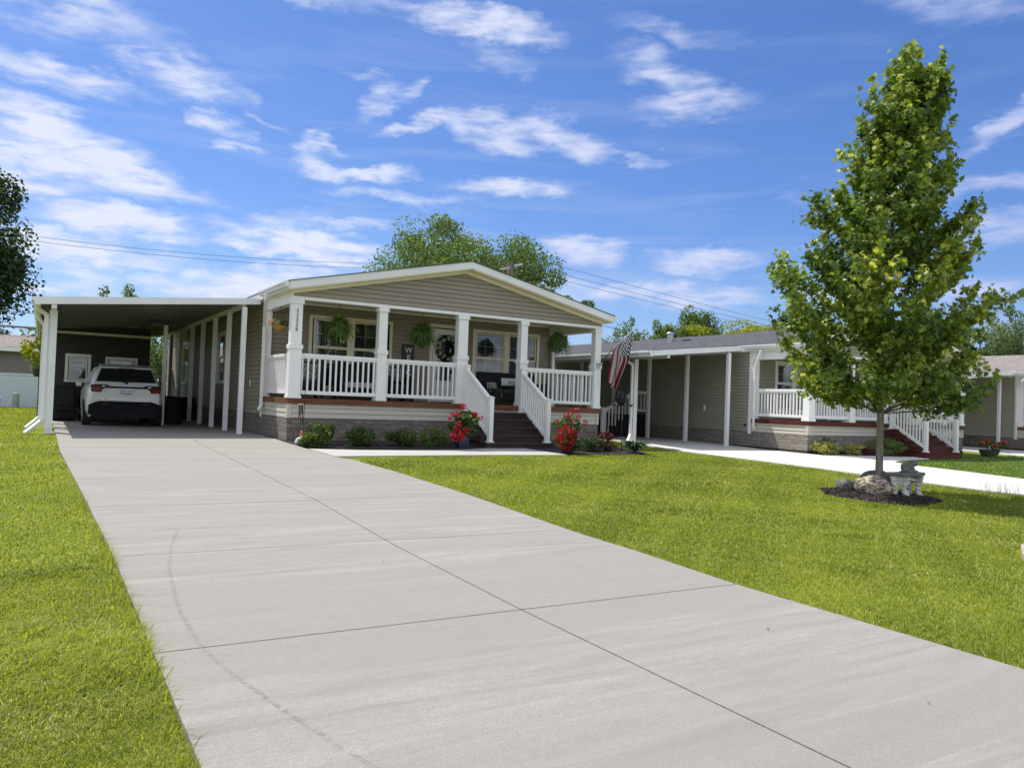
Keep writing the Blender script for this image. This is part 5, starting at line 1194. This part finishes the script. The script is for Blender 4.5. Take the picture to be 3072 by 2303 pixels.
# ------------------------------------------------------------------ hanging ferns and basket
def fern(x, y, ztop, zc, r, drop, label, seed, n=270):
    R = thing('hanging_fern', label, 'hanging plant', (x, y, zc), 0, 'ferns hanging from the porch beam'); q = np.random.default_rng(seed)
    mb = MB()
    for k in range(3): a = k*2.094; mb.tube([(x, y, ztop-.02), (x+.13*math.cos(a), y+.13*math.sin(a), zc-.02)], .003, 4)
    mb.tube([(x, y, ztop), (x, y, ztop-.06)], .006, 5); mb.build('hanger', m_black, R)
    mb = MB(); mb.lathe((x, y, zc-.17), [(.09, 0), (.13, .08), (.15, .16)], 14); mb.build('pot', m_black, R)
    V = []; T = []; k = 0
    Pb, db = ball(650, (x, y, zc-.13), (r*.62, r*.62, .27), .3); leaves('inner_fronds', Pb, .11, m_fern, R, 'long', -.2, rng.uniform(0, .7, 650), db, .6, droop=1.2)
    for i in range(n):
        a = q.uniform(0, 6.283); up_ = q.uniform(.04, .30); ro = r*q.uniform(.18, 1.0)**.75; dr = 0; M_ = 22; c, s = math.cos(a), math.sin(a)
        if q.random() < .08: ro *= 1.25; up_ += .06; dr *= .3
        ti = q.uniform(0, 1)*.7
        pts = []; th = q.uniform(.12, 1.45); L = r*q.uniform(.75, 1.25)*(1+.35*math.sin(th)); G_ = drop*q.uniform(.35, 1.0)*(.5+.6*math.cos(th))
        for j in range(M_+1):
            u = j/M_; pts.append(np.array([x+c*(L*math.cos(th)*u**.85+.04*u*u), y+s*(L*math.cos(th)*u**.85+.04*u*u), zc-.02+L*math.sin(th)*.78*u-G_*u**2.1]))
        for j in range(2, M_):
            p = pts[j]; dv = pts[j+1]-pts[j]; dv /= np.linalg.norm(dv); w_ = .052*math.sin(math.pi*min(1, (j/M_)*.92+.1))+.006
            sd = np.cross(dv, [0, 0, 1.0]); sd /= np.linalg.norm(sd)+1e-6
            for e in (-1, 1):
                tip = p+sd*e*w_+dv*.012+np.array([0, 0, -.3*w_]); V += [p-dv*.006, tip, p+dv*.008]; T += [min(1, ti+q.uniform(0, .3))]*3
    V = np.array(V); npmesh('fronds', V, np.full(len(V)//3, 3), m_fern, R, np.array(T), np.arange(len(V)))
fern(5.90, 17.98, 3.24, 2.72, .40, .62, 'fern hanging in the porch bay beside the house number, leftmost of the three ferns', 1)
fern(8.02, 17.98, 3.24, 2.72, .38, .56, 'fern hanging above the WELCOME board, middle of the three ferns', 2)
fern(12.17, 18.15, 3.24, 2.88, .38, .92, 'long drooping fern beside the flag column, rightmost of the three ferns', 3, 290)
HBK = thing('hanging_basket', 'coco basket of pink and cream flowers hanging at the left side of the porch', 'hanging plant', (4.74, 18.7, 2.6)); x, y = 4.72, 18.7
mb = MB(); mb.lathe((x, y, 2.52), [(.03, 0), (.10, .03), (.145, .09), (.16, .14)], 18); mb.build('basket', m_terrac, HBK)
mb = MB()
for k in range(3): a = k*2.094+.4; mb.tube([(x, y, 3.12), (x+.15*math.cos(a), y+.15*math.sin(a), 2.66)], .003, 4)
mb.build('hanger', m_black, HBK)
P, dd = ball(420, (x, y, 2.72), (.25, .25, .10), .3); leaves('foliage', P, .055, m_ger, HBK, 'oval', .6)
P, dd = ball(110, (x-.06, y, 2.72), (.27, .27, .09), .7); leaves('blossom', P, .045, m_pink, HBK, 'broad', .4)
HP2 = thing('hanging_basket', 'leafy yellow-green plant in a black pot hanging outside the left carport edge', 'hanging plant', (-.2, 23, 1.4))
mb = MB(); mb.lathe((-.12, 23, 1.26), [(.05, 0), (.09, .05), (.10, .2)], 14); mb.build('pot', m_black, HP2); P, dd, tt, _ = lumps(700, (-.22, 23, 1.84), (.26, .26, .42), 14, .4, -.9, 71); leaves('foliage', P, .085, m_leafY, HP2, 'oval', .5, tt)
mb = MB(); mb.tube([(-.12, 23, 1.45), (-.15, 23, 2.6), (-.1, 23, 2.78)], .006, 5); mb.build('hanger', m_black, HP2)

# wreath on the door
WR = thing('wreath', 'round wreath of white blossoms on dark leaves hung on the porch door', 'wreath', (9.86, 20.1, 2.4)); cx, cz = 9.77, 2.50
a = rng.uniform(0, 6.283, 420); r = .27+rng.normal(0, .05, 420); leaves('leaf_ring', np.stack([cx+r*np.cos(a), 20.13+rng.normal(0, .02, 420), cz+r*np.sin(a)], 1), .09, m_leafD, WR, 'oval', 0)
a = np.repeat(np.arange(12)*2*math.pi/12, 14)+rng.normal(0, .07, 168); r = .275+rng.normal(0, .025, 168); leaves('blossom', np.stack([cx+r*np.cos(a), 20.085+rng.normal(0, .012, 168), cz+r*np.sin(a)], 1), .075, m_wpet, WR, 'broad', 0)
# potted plant by the sofa
PP = thing('potted_plant', 'pot of tiny white flowers on the porch at the top of the stairs', 'potted plant', (10.45, 18.3, ZK)); mb = MB(); mb.lathe((10.42, 18.4, ZK), [(.12, 0), (.16, .2)], 16); mb.build('pot', m_black, PP)
P, dd = ball(300, (10.42, 18.4, ZK+.3), (.22, .22, .16), .4); leaves('foliage', P, .05, m_leafD, PP); P, dd = ball(40, (10.44, 18.4, ZK+.3), (.23, .23, .17), .9); leaves('blossom', P, .03, m_wpet, PP, 'broad')

# ------------------------------------------------------------------ beds
mb = MB(); xs_ = [4.70, 5.2, 5.8, 6.6, 7.4, 8.2, 8.95]; fy2 = [16.75, 16.12, 15.80, 15.72, 15.77, 15.92, 16.2]
for i in range(len(xs_)-1):
    for k in range(4):
        f0, f1 = k/4, (k+1)/4; P = [(xs_[i], fy2[i]*(1-f0)+17.82*f0), (xs_[i+1], fy2[i+1]*(1-f0)+17.82*f0), (xs_[i+1], fy2[i+1]*(1-f1)+17.82*f1), (xs_[i], fy2[i]*(1-f1)+17.82*f1)]
        mb.add([(a, b, g(b)+.042) for a, b in P], [(0, 1, 2, 3)])
xr = [10.95, 11.4, 12.0, 12.6, 12.9]; fr = [14.75, 14.68, 14.66, 14.72, 15.3]
for i in range(4):
    mb.add([(xr[i], fr[i], g(fr[i])+.03), (xr[i+1], fr[i+1], g(fr[i+1])+.03), (xr[i+1], 17.8, .03), (xr[i], 17.8, .03)], [(0, 1, 2, 3)])
mb.add([(10.1, 14.8, g(14.8)+.03), (10.95, 14.75, g(14.75)+.03), (10.95, 16.3, -.02), (10.1, 16.2, -.02)], [(0, 1, 2, 3)])
MU = mb.build('mulch', m_mulch); tag(MU, 'dark mulch of the beds along the porch', 'mulch', kind='stuff')
N = 2600; x = rng.uniform(4.72, 8.9, N); y = np.interp(x, xs_, fy2)+rng.uniform(0, 1, N)**1.3*1.3; P = np.stack([x, y, np.interp(y, [14.4, 16.2, 18], [-.08, -.06, -.01])+.05], 1)
tag(leaves('mulch_chips', P, .045, m_chip, None, 'long', 3), 'loose bark chips of the porch bed', 'mulch', kind='stuff')
mb = MB(); mb.tube([(4.66, 19.4, .03), (4.66, 17.5, .02)]+[(a, b-.02, g(b)+.05) for a, b in zip(xs_, fy2)][:-1]+[(8.5, 16.0, 0)], .024, 6)
tag(mb.build('garden_edging', m_rubber), 'black plastic edging curving along the porch bed', 'garden edging')
shrub(5.08, 16.55, -.06, .41, .50, m_shrub, 'boxy bright-tipped shrub, leftmost in the porch bed beside the pale stone', N=3600, size=.045, seed=81, group='shrubs in the porch bed')
shrub(6.08, 16.6, -.06, .39, .43, m_shrub, 'round green shrub, second from the left in the porch bed', N=3000, size=.042, seed=82, group='shrubs in the porch bed')
shrub(7.02, 16.62, -.06, .40, .43, m_shrub, 'round green shrub, third from the left in the porch bed', N=3000, size=.042, seed=83, group='shrubs in the porch bed')
shrub(7.86, 16.75, -.06, .37, .48, m_leafM, 'looser shrub with pale flower heads right behind the navy pot', N=2400, size=.045, seed=84, group='shrubs in the porch bed')
shrub(5.62, 16.2, -.06, .10, .12, m_ger, 'tiny pale plant between the first and second porch shrubs', name='small_plant', N=90, size=.04, seed=85, cat='plant')
shrub(7.62, 16.3, -.06, .17, .2, m_ger, 'small pale leafy plant in front of the fourth porch shrub', name='small_plant', N=160, size=.045, seed=86, cat='plant')
shrub(11.35, 15.25, -.07, .30, .40, m_leafD, 'dark low shrub in shade right of the red geranium', N=1000, size=.05, seed=87)
shrub(11.78, 15.35, -.07, .27, .52, m_burg, 'dark burgundy shrub beside the garden spinner', N=900, size=.05, seed=88)
def hosta(x, y, z, r, h, label, n=60, seed=1):
    R = thing('hosta', label, 'plant', (x, y, z)); q = np.random.default_rng(seed); V = []; T = []
    mb = MB()
    for i in range(n):
        a = q.uniform(0, 6.283); L = r*q.uniform(.4, 1); hh = h*q.uniform(.45, 1); W_ = .055*q.uniform(.7, 1.2); c, s = math.cos(a), math.sin(a); ti = q.uniform(0, .9)
        prev = None
        for j in range(7):
            u = j/6; rr = L*u; zz = z+hh*math.sin(u*math.pi*.72)**.8*1.05 if u > 0 else z; wv = W_*math.sin(math.pi*(.08+.9*u))*(1 if u > .3 else .35)
            p1 = (x+c*rr-s*wv, y+s*rr+c*wv, zz+wv*.3); p2 = (x+c*rr+s*wv, y+s*rr-c*wv, zz+wv*.3); pm = (x+c*rr, y+s*rr, zz-wv*.12)
            if prev: V += [prev[0], prev[1], pm, p1][:0]+[prev[0], prev[2], pm, p1]+[prev[2], prev[1], p2, pm]; T += [ti]*8
            prev = (p1, p2, pm)
    V = np.array(V); npmesh('foliage', V, np.full(len(V)//4, 4), m_hosta, R, np.array(T), np.arange(len(V)))
hosta(12.42, 15.0, -.07, .42, .30, 'clump of hosta leaves at the right end of the porch bed', 80, 4)
# potted geraniums
def geranium(x, y, z, pr, ph, c, r, flowers, label, potm, seed, mass=None):
    R = thing('potted_geranium', label, 'potted plant', (x, y, z)); mb = MB(); mb.lathe((x, y, z), [(pr*.72, 0), (pr*.8, .03), (pr, ph-.04), (pr*1.06, ph-.03), (pr*1.06, ph), (pr*.9, ph)], 24); mb.build('pot', potm, R)
    P, d, t, _ = lumps(1100, c, r, 22, .38, -.95, seed); leaves('foliage', P, .065, m_ger, R, 'broad', .7, t, d, .5)
    mb = MB(); PF = []; q = np.random.default_rng(seed)
    for (fx, fy_, fz, fr_) in flowers:
        k = int(46*(fr_/.06)**2); dd = q.normal(size=(k, 3)); dd /= np.linalg.norm(dd, axis=1)[:, None]; PF.append(np.array([fx, fy_, fz])+dd*fr_*q.uniform(.75, 1, k)[:, None]); mb.tube([(c[0]+(fx-c[0])*.3, c[1]+(fy_-c[1])*.3, c[2]), (fx, fy_, fz)], .004, 4)
    if mass:
        Pm, dm, tm, _ = lumps(mass[2], mass[0], mass[1], 12, .4, -1, seed+1); PF.append(Pm)
    PF = np.concatenate(PF); leaves('blossom', PF, .038, m_red, R, 'broad', .3); mb.build('stem', m_shrub, R)
geranium(8.22, 16.0, -.06, .185, .34, (8.25, 15.95, .56), (.36, .32, .26), [(8.12, 15.8, .92, .075), (7.86, 15.78, .74, .06), (7.98, 15.76, .76, .06), (8.40, 15.72, .76, .06), (8.52, 15.7, .68, .06), (8.30, 15.72, .80, .03), (7.78, 15.75, .66, .045)],
         'red geraniums in a navy pot left of the stairs', m_navy, 91, ((7.97, 15.68, .36), (.20, .16, .20), 560))
geranium(10.42, 15.0, -.07, .17, .26, (10.42, 14.98, .42), (.37, .34, .42), [(10.33, 14.7, .92, .055), (10.42, 14.68, .95, .06), (10.18, 14.7, .82, .075), (10.50, 14.7, .80, .06), (10.28, 14.62, .70, .055), (9.98, 14.8, .66, .05), (10.76, 14.8, .66, .06), (10.14, 14.64, .55, .08), (10.26, 14.6, .47, .07)],
         'large red geranium spilling over its pot right of the stairs', m_black, 92, ((10.18, 14.74, .28), (.27, .18, .30), 900))
# neighbour's bed
mb = MB(); mb.add([(18.3, 14.45, -.045), (20.3, 13.98, -.045), (21.5, 13.65, -.045), (21.5, 14.7, -.02), (18.3, 14.7, -.02)], [(0, 1, 2, 3, 4)]); tag(mb.build('mulch', m_mulch), 'dark mulch of the neighbour bed', 'mulch', kind='stuff')
shrub(18.45, 14.38, -.05, .33, .36, m_gold, 'wide yellow-green shrub nearest the corner of the neighbour porch', N=900, size=.045, seed=101); shrub(18.85, 14.3, -.05, .27, .33, m_gold, 'yellow-green shrub merging with the corner one, second from left by the neighbour porch', N=700, size=.045, seed=105)
shrub(19.55, 14.15, -.05, .31, .36, m_gold, 'round yellow-green shrub standing apart left of the maple trunk', N=900, size=.045, seed=102)
shrub(20.0, 14.1, -.05, .28, .26, m_burg, 'low burgundy plant behind the maple trunk', N=500, size=.05, seed=103)
shrub(20.75, 14.0, -.05, .60, .50, m_leafM, 'broad ferny green shrub beside the red-brown stairs', N=1600, size=.07, shape='long', seed=104); shrub(18.95, 14.6, -.05, .3, .5, m_leafD, 'dark thin shrub behind the yellow-green shrubs', N=300, size=.045, seed=106)
MP = thing('potted_plant', 'rust-red mums in a dark round pot on the neighbour lawn', 'potted plant', (25.9, 13.85, -.08)); mb = MB(); mb.lathe((25.85, 13.85, -.09), [(.20, 0), (.27, .12), (.30, .22)], 18); mb.build('pot', m_greypot, MP)
P, d, t, _ = lumps(700, (25.85, 13.85, .25), (.46, .4, .18), 14, .4, -.5, 110); leaves('foliage', P, .06, m_ger, MP, 'oval', .6, t); P, d, t, _ = lumps(700, (25.85, 13.8, .28), (.48, .42, .19), 16, .3, -.3, 111); leaves('blossom', P, .055, m_rust, MP, 'broad', .5, t)

# mulch ring with rocks, bench and statue
mb = MB(); cx, cy = 11.42, 7.80; n = 40; rings = []
def ringpt(a, f):
    r1 = (.86+.04*math.sin(a*5)+.03*math.sin(a*9+1))*f; r2 = (.90+.04*math.sin(a*4))*f; c, s = math.cos(a), math.sin(a); th = -.97
    x = cx+c*r1*math.cos(th)-s*r2*math.sin(th); y = cy+c*r1*math.sin(th)+s*r2*math.cos(th); return (x, y, g(y)+.015+.025*(1-f*f))
fr_ = [0, .35, .6, .8, 1.0]
vs = [ringpt(0, 0)]+[ringpt(2*math.pi*k/n, f) for f in fr_[1:] for k in range(n)]; fs = [(0, 1+k, 1+(k+1) % n) for k in range(n)]
for i in range(3): fs += [(1+i*n+k, 1+(i+1)*n+k, 1+(i+1)*n+(k+1) % n, 1+i*n+(k+1) % n) for k in range(n)]
mb.add(vs, fs); tag(mb.build('mulch', m_mulch), 'dark mulch ring around the maple', 'mulch', kind='stuff')
N = 3800; a = rng.uniform(0, 6.283, N); f = rng.uniform(0, 1, N)**.5; P = np.array([ringpt(a[i], f[i]) for i in range(N)]); P[:, 2] += .012
tag(leaves('mulch_chips', P, .06, m_chip, None, 'long', 1.5), 'loose bark chips around the maple', 'mulch', kind='stuff')
def rockmat(name, c1, c2):
    m, t, b = newmat(name); tc = t.new('ShaderNodeTexCoord'); co = tc.outputs['Object']
    c = t.mix(t.maprange(t.noise(co, 3.5, 6, .65, .8), .42, .60), c1, c2); c = t.mix(t.maprange(t.noise(co, 30, 4, .7), .4, .7, 0, .5), c, tuple(x*.5 for x in c1[:3])+(1,))
    t.put(b.inputs['Base Color'], c); b.inputs['Roughness'].default_value = .8; bn = t.new('ShaderNodeBump'); bn.inputs['Distance'].default_value = .015; t.put(bn.inputs['Height'], t.noise(co, 14, 6, .7)); t.l.new(bn.outputs[0], b.inputs['Normal']); return m
def rock(x, y, z, rx, ry, rz, rot, mat, label, seed):
    bm = bmesh.new(); bmesh.ops.create_icosphere(bm, subdivisions=4, radius=1); q = np.random.default_rng(seed); ph = q.uniform(0, 6, (5, 3)); fr = q.normal(0, 1.5, (5, 3))
    planes = [(q.normal(size=3), q.uniform(.72, .9)) for _ in range(9)]
    for v in bm.verts:
        p = np.array(v.co)
        for nrm, dd in planes:
            nn = nrm/np.linalg.norm(nrm); e = p@nn-dd
            if e > 0: p = p-nn*e*.75
        s = 1+sum(.03*math.sin(float(fr[k]@p)*2+ph[k, 0]) for k in range(5)); v.co = Vector(p*s)
    me = bpy.data.meshes.new('rock'); bm.to_mesh(me); bm.free(); me.materials.append(mat); me.polygons.foreach_set('use_smooth', [True]*len(me.polygons))
    o = link('rock', me, None, (x, y, z)); o.scale = (rx, ry, rz); o.rotation_euler = (0, 0, rot); return tag(o, label, 'rock')
m_rock = rockmat('tan_brown_boulder', srgb(86, 74, 66), srgb(222, 204, 178)); m_rockg = rockmat('grey_green_boulder', srgb(84, 88, 84), srgb(128, 130, 122))
rock(11.38, 7.88, -.05, .30, .21, .185, -.75, m_rock, 'largest tan and brown boulder in front of the maple trunk', 5)
rock(11.40, 8.36, -.09, .17, .15, .13, -.6, m_rockg, 'smaller dark grey boulder left of the maple trunk', 8); rock(11.95, 8.22, -.02, .27, .24, .22, -.9, m_rockg, 'grey boulder behind and right of the maple trunk', 9)

m_cast = M('cast_concrete', srgb(212, 210, 202), .85, var=.25, vs=12, bump=.006, bs=60); m_castd = M('weathered_dark_concrete', srgb(112, 112, 108), .85, var=.2, vs=10, bump=.004, bs=60)
BN = thing('garden_bench', 'small cast-stone bench with carved pale legs right of the maple', 'bench', (12.05, 7.8, -.2)); ax = Vector((.99, .10, 0)).normalized(); bxv = Vector((.10, -.99, 0)).normalized(); c0 = Vector((11.97, 7.68, 0))
mb = MB(); n = 14; top = []
for s_ in (1, -1):
    for i in range(n+1):
        u = (i/n*2-1)*s_; w_ = .15*(1-.12*abs(u)**3); off = .05*(1-u*u); top.append(c0+ax*(.36*u)+bxv*(-s_*w_+off-.02))
k = len(top); prof_ = [(0.96, .115), (1.0, .13), (1.0, .15), (.97, .165)]; prof_ = [(f_, z_+.03) for f_, z_ in prof_]
vs = []
for f, z in prof_: vs += [c0+(p-c0)*f+Vector((0, 0, z)) for p in top]
fs = [tuple(range(k)), tuple(range(3*k, 4*k))[::-1]]+[(i*k+j, (i+1)*k+j, (i+1)*k+(j+1) % k, i*k+(j+1) % k) for i in range(3) for j in range(k)]
mb.add(vs, fs); mb.build('seat', m_castd, BN)
for sgn in (-1, 1):
    mb = MB(); c = c0+ax*(.215*sgn)
    bv = (Vector((.60, -.80, 0)) if sgn < 0 else Vector((.25, -.97, 0))).normalized()
    # two bulging scroll pillars joined by a top block and a foot, with carved leaf ridges
    for e in (-1, 1):
        q = c+bv*(.075*e)
        mb.tube([(q.x, q.y, -.22), (q.x+bv.x*.03*e, q.y+bv.y*.03*e, -.18), tuple(q-bv*.012*e+Vector((0, 0, -.10))), tuple(q-bv*.02*e+Vector((0, 0, -.03))), tuple(q+bv*.01*e+Vector((0, 0, .05))), tuple(q+bv*.03*e+Vector((0, 0, .14)))], [.06, .055, .042, .035, .042, .05], 12)
        for k_ in range(4): zz = -.16+k_*.065; mb.tube([tuple(q+bv*.05*e+Vector((0, 0, zz))), tuple(q-ax*.055+Vector((0, 0, zz+.04))), tuple(q-bv*.05*e+Vector((0, 0, zz)))], [.008, .014, .008], 6)
    mb.bar(c-bv*.125+Vector((0, 0, .11)), c+bv*.125+Vector((0, 0, .11)), .10, .07); mb.bar(c-bv*.14+Vector((0, 0, -.19)), c+bv*.14+Vector((0, 0, -.19)), .13, .04); mb.bar(c-bv*.13+Vector((0, 0, .04)), c+bv*.13+Vector((0, 0, .04)), .07, .05)
    mb.build('leg', m_cast, BN, bevel=.008)
ST = bmesh.new()
def ell(bm, c, r, rot=0):
    mt = Matrix.Translation(c) @ Matrix.Rotation(rot, 4, 'Y') @ Matrix.Diagonal((*r, 1)); bmesh.ops.create_uvsphere(bm, u_segments=20, v_segments=12, radius=1, matrix=mt)
ell(ST, (0, 0, .012), (.15, .085, .022)); ell(ST, (-.035, 0, .095), (.095, .075, .078), .2); ell(ST, (.068, 0, .155), (.062, .06, .052), .1)
ell(ST, (.105, 0, .155), (.034, .038, .026)); ell(ST, (.07, .036, .20), (.016, .014, .017)); ell(ST, (.07, -.036, .20), (.016, .014, .017))
ell(ST, (-.055, -.06, .05), (.065, .03, .045), .3); ell(ST, (-.055, .06, .05), (.065, .03, .045), .3); ell(ST, (.06, -.045, .075), (.022, .02, .065), -.45); ell(ST, (.06, .045, .075), (.022, .02, .065), -.45); ell(ST, (.095, -.045, .035), (.045, .02, .014)); ell(ST, (.03, 0, .12), (.05, .055, .05), .5)
me = bpy.data.meshes.new('statue'); ST.to_mesh(me); ST.free(); me.materials.append(m_castd); me.polygons.foreach_set('use_smooth', [True]*len(me.polygons))
o = link('animal_statue', me, None, (11.98, 7.66, .193)); o.rotation_euler = (0, 0, -.85); o.scale = (.95, .95, .95); rm = o.modifiers.new('fuse', 'REMESH'); rm.mode = 'VOXEL'; rm.voxel_size = .006; rm.use_smooth_shade = True
tag(o, 'dark stone crouching animal figure sitting on the garden bench', 'statue')

# ------------------------------------------------------------------ grass
def sn(x, y, f, s):
    a = np.sin(x*f+s)*np.cos(y*f*1.13+s*2)+.5*np.sin((x+y)*f*1.9+s*3)+.5*np.cos((x-y*1.3)*f*2.7+s)+.25*np.sin(x*f*5.1-y*f*4.3+s); return a/2.2
GY = lambda y: np.interp(y, [-50, 2, 4, 6.4, 9.2, 12.7, 14.4, 16.2, 18, 19, 100], [-.25, -.25, -.24, -.23, -.165, -.11, -.08, -.06, -.01, 0, 0])
LEv = lambda y: np.interp(y, [-2, 3, 7, 8.3, 10.5, 15.3, 19.4, 40], [.53, .53, .52, .48, .43, .31, .29, .29])
REv = lambda y: np.interp(y, [-2, 1, 2.2, 4.2, 5.5, 6.9, 9.25, 11.8, 13.6, 14.2, 15.0, 16.3, 17.5, 40], [4.6, 4.53, 4.5, 4.5, 4.62, 4.68, 4.8, 4.88, 4.84, 4.70, 4.72, 4.68, 4.7, 4.7])
ry_ = np.array([r[0] for r in rows]); rl_ = np.array([r[1] for r in rows]); rr_ = np.array([r[2] for r in rows])
def blades(name, x, y, w, h, tint, mat, label, lean=.55, dirv=None):
    N = len(x); a = rng.uniform(0, 6.283, N); c, s = np.cos(a), np.sin(a); z = GY(y)
    L = h*lean*rng.uniform(.2, 1.3, N); b = rng.uniform(0, 6.283, N); dx, dy = np.cos(b)*L, np.sin(b)*L
    if dirv is not None: dx = dx+dirv*h
    V = np.empty((N, 5, 3)); W = w/2
    V[:, 0] = np.stack([x-c*W, y-s*W, z-.01], 1); V[:, 1] = np.stack([x+c*W, y+s*W, z-.01], 1)
    V[:, 2] = np.stack([x+c*W*.8+dx*.35, y+s*W*.8+dy*.35, z+h*.62], 1); V[:, 3] = np.stack([x-c*W*.8+dx*.35, y-s*W*.8+dy*.35, z+h*.62], 1)
    V[:, 4] = np.stack([x+dx, y+dy, z+h*(1-.25*lean)], 1)
    lp = (np.arange(N)*5)[:, None]+np.array([0, 1, 2, 3, 3, 2, 4])[None]
    o = npmesh(name, V.reshape(-1, 3), np.tile([4, 3], N), mat, None, np.repeat(tint, 5), lp.ravel())
    return tag(o, label, 'grass', kind='stuff')
def scatter(n, r0, r1, a0, a1, p=1.55):
    u = rng.uniform(0, 1, n); k = 2-p; r = (r0**k+u*(r1**k-r0**k))**(1/k); a = rng.uniform(rad(a0), rad(a1), n); return r*np.sin(a), r*np.cos(a), r
def heights(x, y, r):
    h = .029+.010*sn(x, y, 2.3, 1)+.009*sn(x, y, 7, 4); h *= 1+.15*np.clip((r-6)/10, 0, 1); return h
# left lawn
x, y, r = scatter(270000, 1.6, 42, -26, 14, 1.6)
x2, y2, r2 = scatter(170000, 1.6, 6.5, -24, 16, 1.1); x, y, r = np.concatenate([x, x2]), np.concatenate([y, y2]), np.concatenate([r, r2])
ok = (x < LEv(y)-.005) & (y < 41) & ~((y > 19.6) & (x > -.1)); x, y, r = x[ok], y[ok], r[ok]; N = len(x)
h = heights(x, y, r)*rng.uniform(.6, 1.25, N); tall = np.exp(-((y-4.55)/.75)**2)*np.clip((sn(x, y, 3, 2)+.9), .2, 1.4)+.55*np.exp(-((y-12.6)/.9)**2)*(x < -.6)*np.clip(sn(x, y, 2, 5)+.6, 0, 1)
h = h*(1+1.9*tall*rng.uniform(.2, 1.2, N)); wd = .0038*(np.maximum(r, 2.4)/2.6)**.86
t = np.clip(.50+.32*sn(x, y, 1.1, 3)+.14*sn(x, y, 8, 1)+rng.normal(0, .14, N)+.30*np.minimum(tall, 1), 0, .86)
dry = (rng.uniform(0, 1, N) < .06+.30*np.clip(sn(x, y, 2.2, 8)+.1, 0, 1)*(y < 3.8)); t[dry] = rng.uniform(.88, 1, dry.sum())
blades('lawn_grass', x, y, wd, h, t, m_grass, 'sunlit mown grass left of the driveway', 1.1)
# right lawn
x, y, r = scatter(420000, 4.2, 22, 20, 82, 1.45)
L2 = np.interp(y, ry_, rl_); fyv = np.interp(x, [p[0] for p in WF], [p[1] for p in WF])
ok = (x > REv(y)+.005) & (x < L2-.01) & (y < 17.3)
ok &= ~((x < 10.07) & (y > fyv-.01)); ok &= ~((x >= 10.05) & (x < 10.97) & (y > 14.78)); ok &= ~((x >= 10.95) & (x < 12.9) & (y > np.interp(x, xr, fr))); ok &= ~((y > 17.0) & (x < 14))
pe = np.interp(x, [7.9, 8.0, 8.3, 8.75, 9.3, 10.2, 12, 14.9], [2, 3.9, 4.2, 4.36, 4.52, 4.22, 3.42, 2.42]); ok &= ~((x > 7.9) & (y < pe))
th = -.97; ex_ = (x-11.42)*math.cos(th)+(y-7.8)*math.sin(th); ey_ = -(x-11.42)*math.sin(th)+(y-7.8)*math.cos(th); ok &= (ex_/.83)**2+(ey_/.87)**2 > 1
x, y, r = x[ok], y[ok], r[ok]; N = len(x)
tuft = sum(np.exp(-(((x-a)/s1)**2+((y-b)/s2)**2)) for a, b, s1, s2 in ((10.3, 7.05, .28, .16), (8.2, 6.3, .22, .16), (7.6, 5.4, .25, .14), (6.9, 7.4, .3, .2), (9.5, 9.6, .3, .2), (5.9, 4.3, .2, .2), (8.9, 11, .5, .2)))
h = heights(x, y, r)*rng.uniform(.6, 1.25, N)*(1+1.0*tuft); wd = .0034*(np.maximum(r, 2.4)/2.6)**.9
t = np.clip(.42+.30*sn(x, y, .9, 6)+.16*sn(x, y, 5, 2)+rng.normal(0, .12, N)-.25*tuft, 0, .86)
dry = (rng.uniform(0, 1, N) < .04+.25*np.clip(sn(x, y, 1.2, 9)+.0, 0, 1)); t[dry] = rng.uniform(.88, 1, dry.sum())
blades('lawn_grass', x, y, wd, h, t, m_grass, 'sunlit mown grass between the driveway and the neighbour driveway', 1.0)
# neighbour's lawn
x, y, r = scatter(90000, 17, 40, 48, 74, 1.2); R2 = np.interp(y, ry_, rr_)
ok = (x > R2+.02) & (y < 14.0) & (x < 27.6) & ~((x > 21.4) & (x < 23.4) & (y > 13.05)); x, y, r = x[ok], y[ok], r[ok]; N = len(x)
blades('lawn_grass', x, y, .0042*(r/2.6)**.85, heights(x, y, r)*rng.uniform(.6, 1.2, N), np.clip(.42+.2*sn(x, y, 1.1, 2)+rng.normal(0, .2, N), 0, .93), m_grass2, 'cooler green grass in front of the neighbour stairs', .7)
# long blades leaning over the driveway edge
yy = np.concatenate([rng.normal(c, s, n) for c, s, n in ((7.6, .25, 90), (6.55, .28, 130), (5.6, .2, 70), (4.75, .25, 110), (3.9, .2, 60), (2.9, .3, 40), (2.0, .3, 40), (9.4, .4, 40))]); xx = LEv(yy)-np.abs(rng.normal(0, .05, len(yy)))-.01
blades('edge_grass', xx, yy, np.full(len(yy), .0055), rng.uniform(.06, .15, len(yy)), rng.uniform(.35, .8, len(yy)), m_grass, 'longer grass blades leaning over the left driveway edge', .8, rng.uniform(-.1, .7, len(yy)))
# a few fallen leaves on the concrete
n = 16; x = rng.uniform(.7, 4.4, n); y = rng.uniform(1.8, 18, n); P = np.stack([x, y, GY(y)+.042], 1)
tag(leaves('fallen_leaves', P, .02, m_chip, None, 'oval', 4), 'tiny leaf scraps scattered on the driveway', 'leaf litter', kind='stuff')
# dry stalks by the neighbour drive
n = 70; a = rng.uniform(0, 1, n); mb = MB()
for i in range(n):
    x0, y0 = 14.25+.5*a[i]+rng.normal(0, .05), 7.75-1.1*a[i]+rng.normal(0, .05); hh = rng.uniform(.08, .22); mb.tube([(x0, y0, g(y0)), (x0+rng.normal(0, .03), y0+rng.normal(0, .03), g(y0)+hh)], [.003, .0015], 4)
tag(mb.build('dry_stalks', m_twig), 'thin dry stalks at the edge of the neighbour driveway', 'dry grass', kind='stuff')
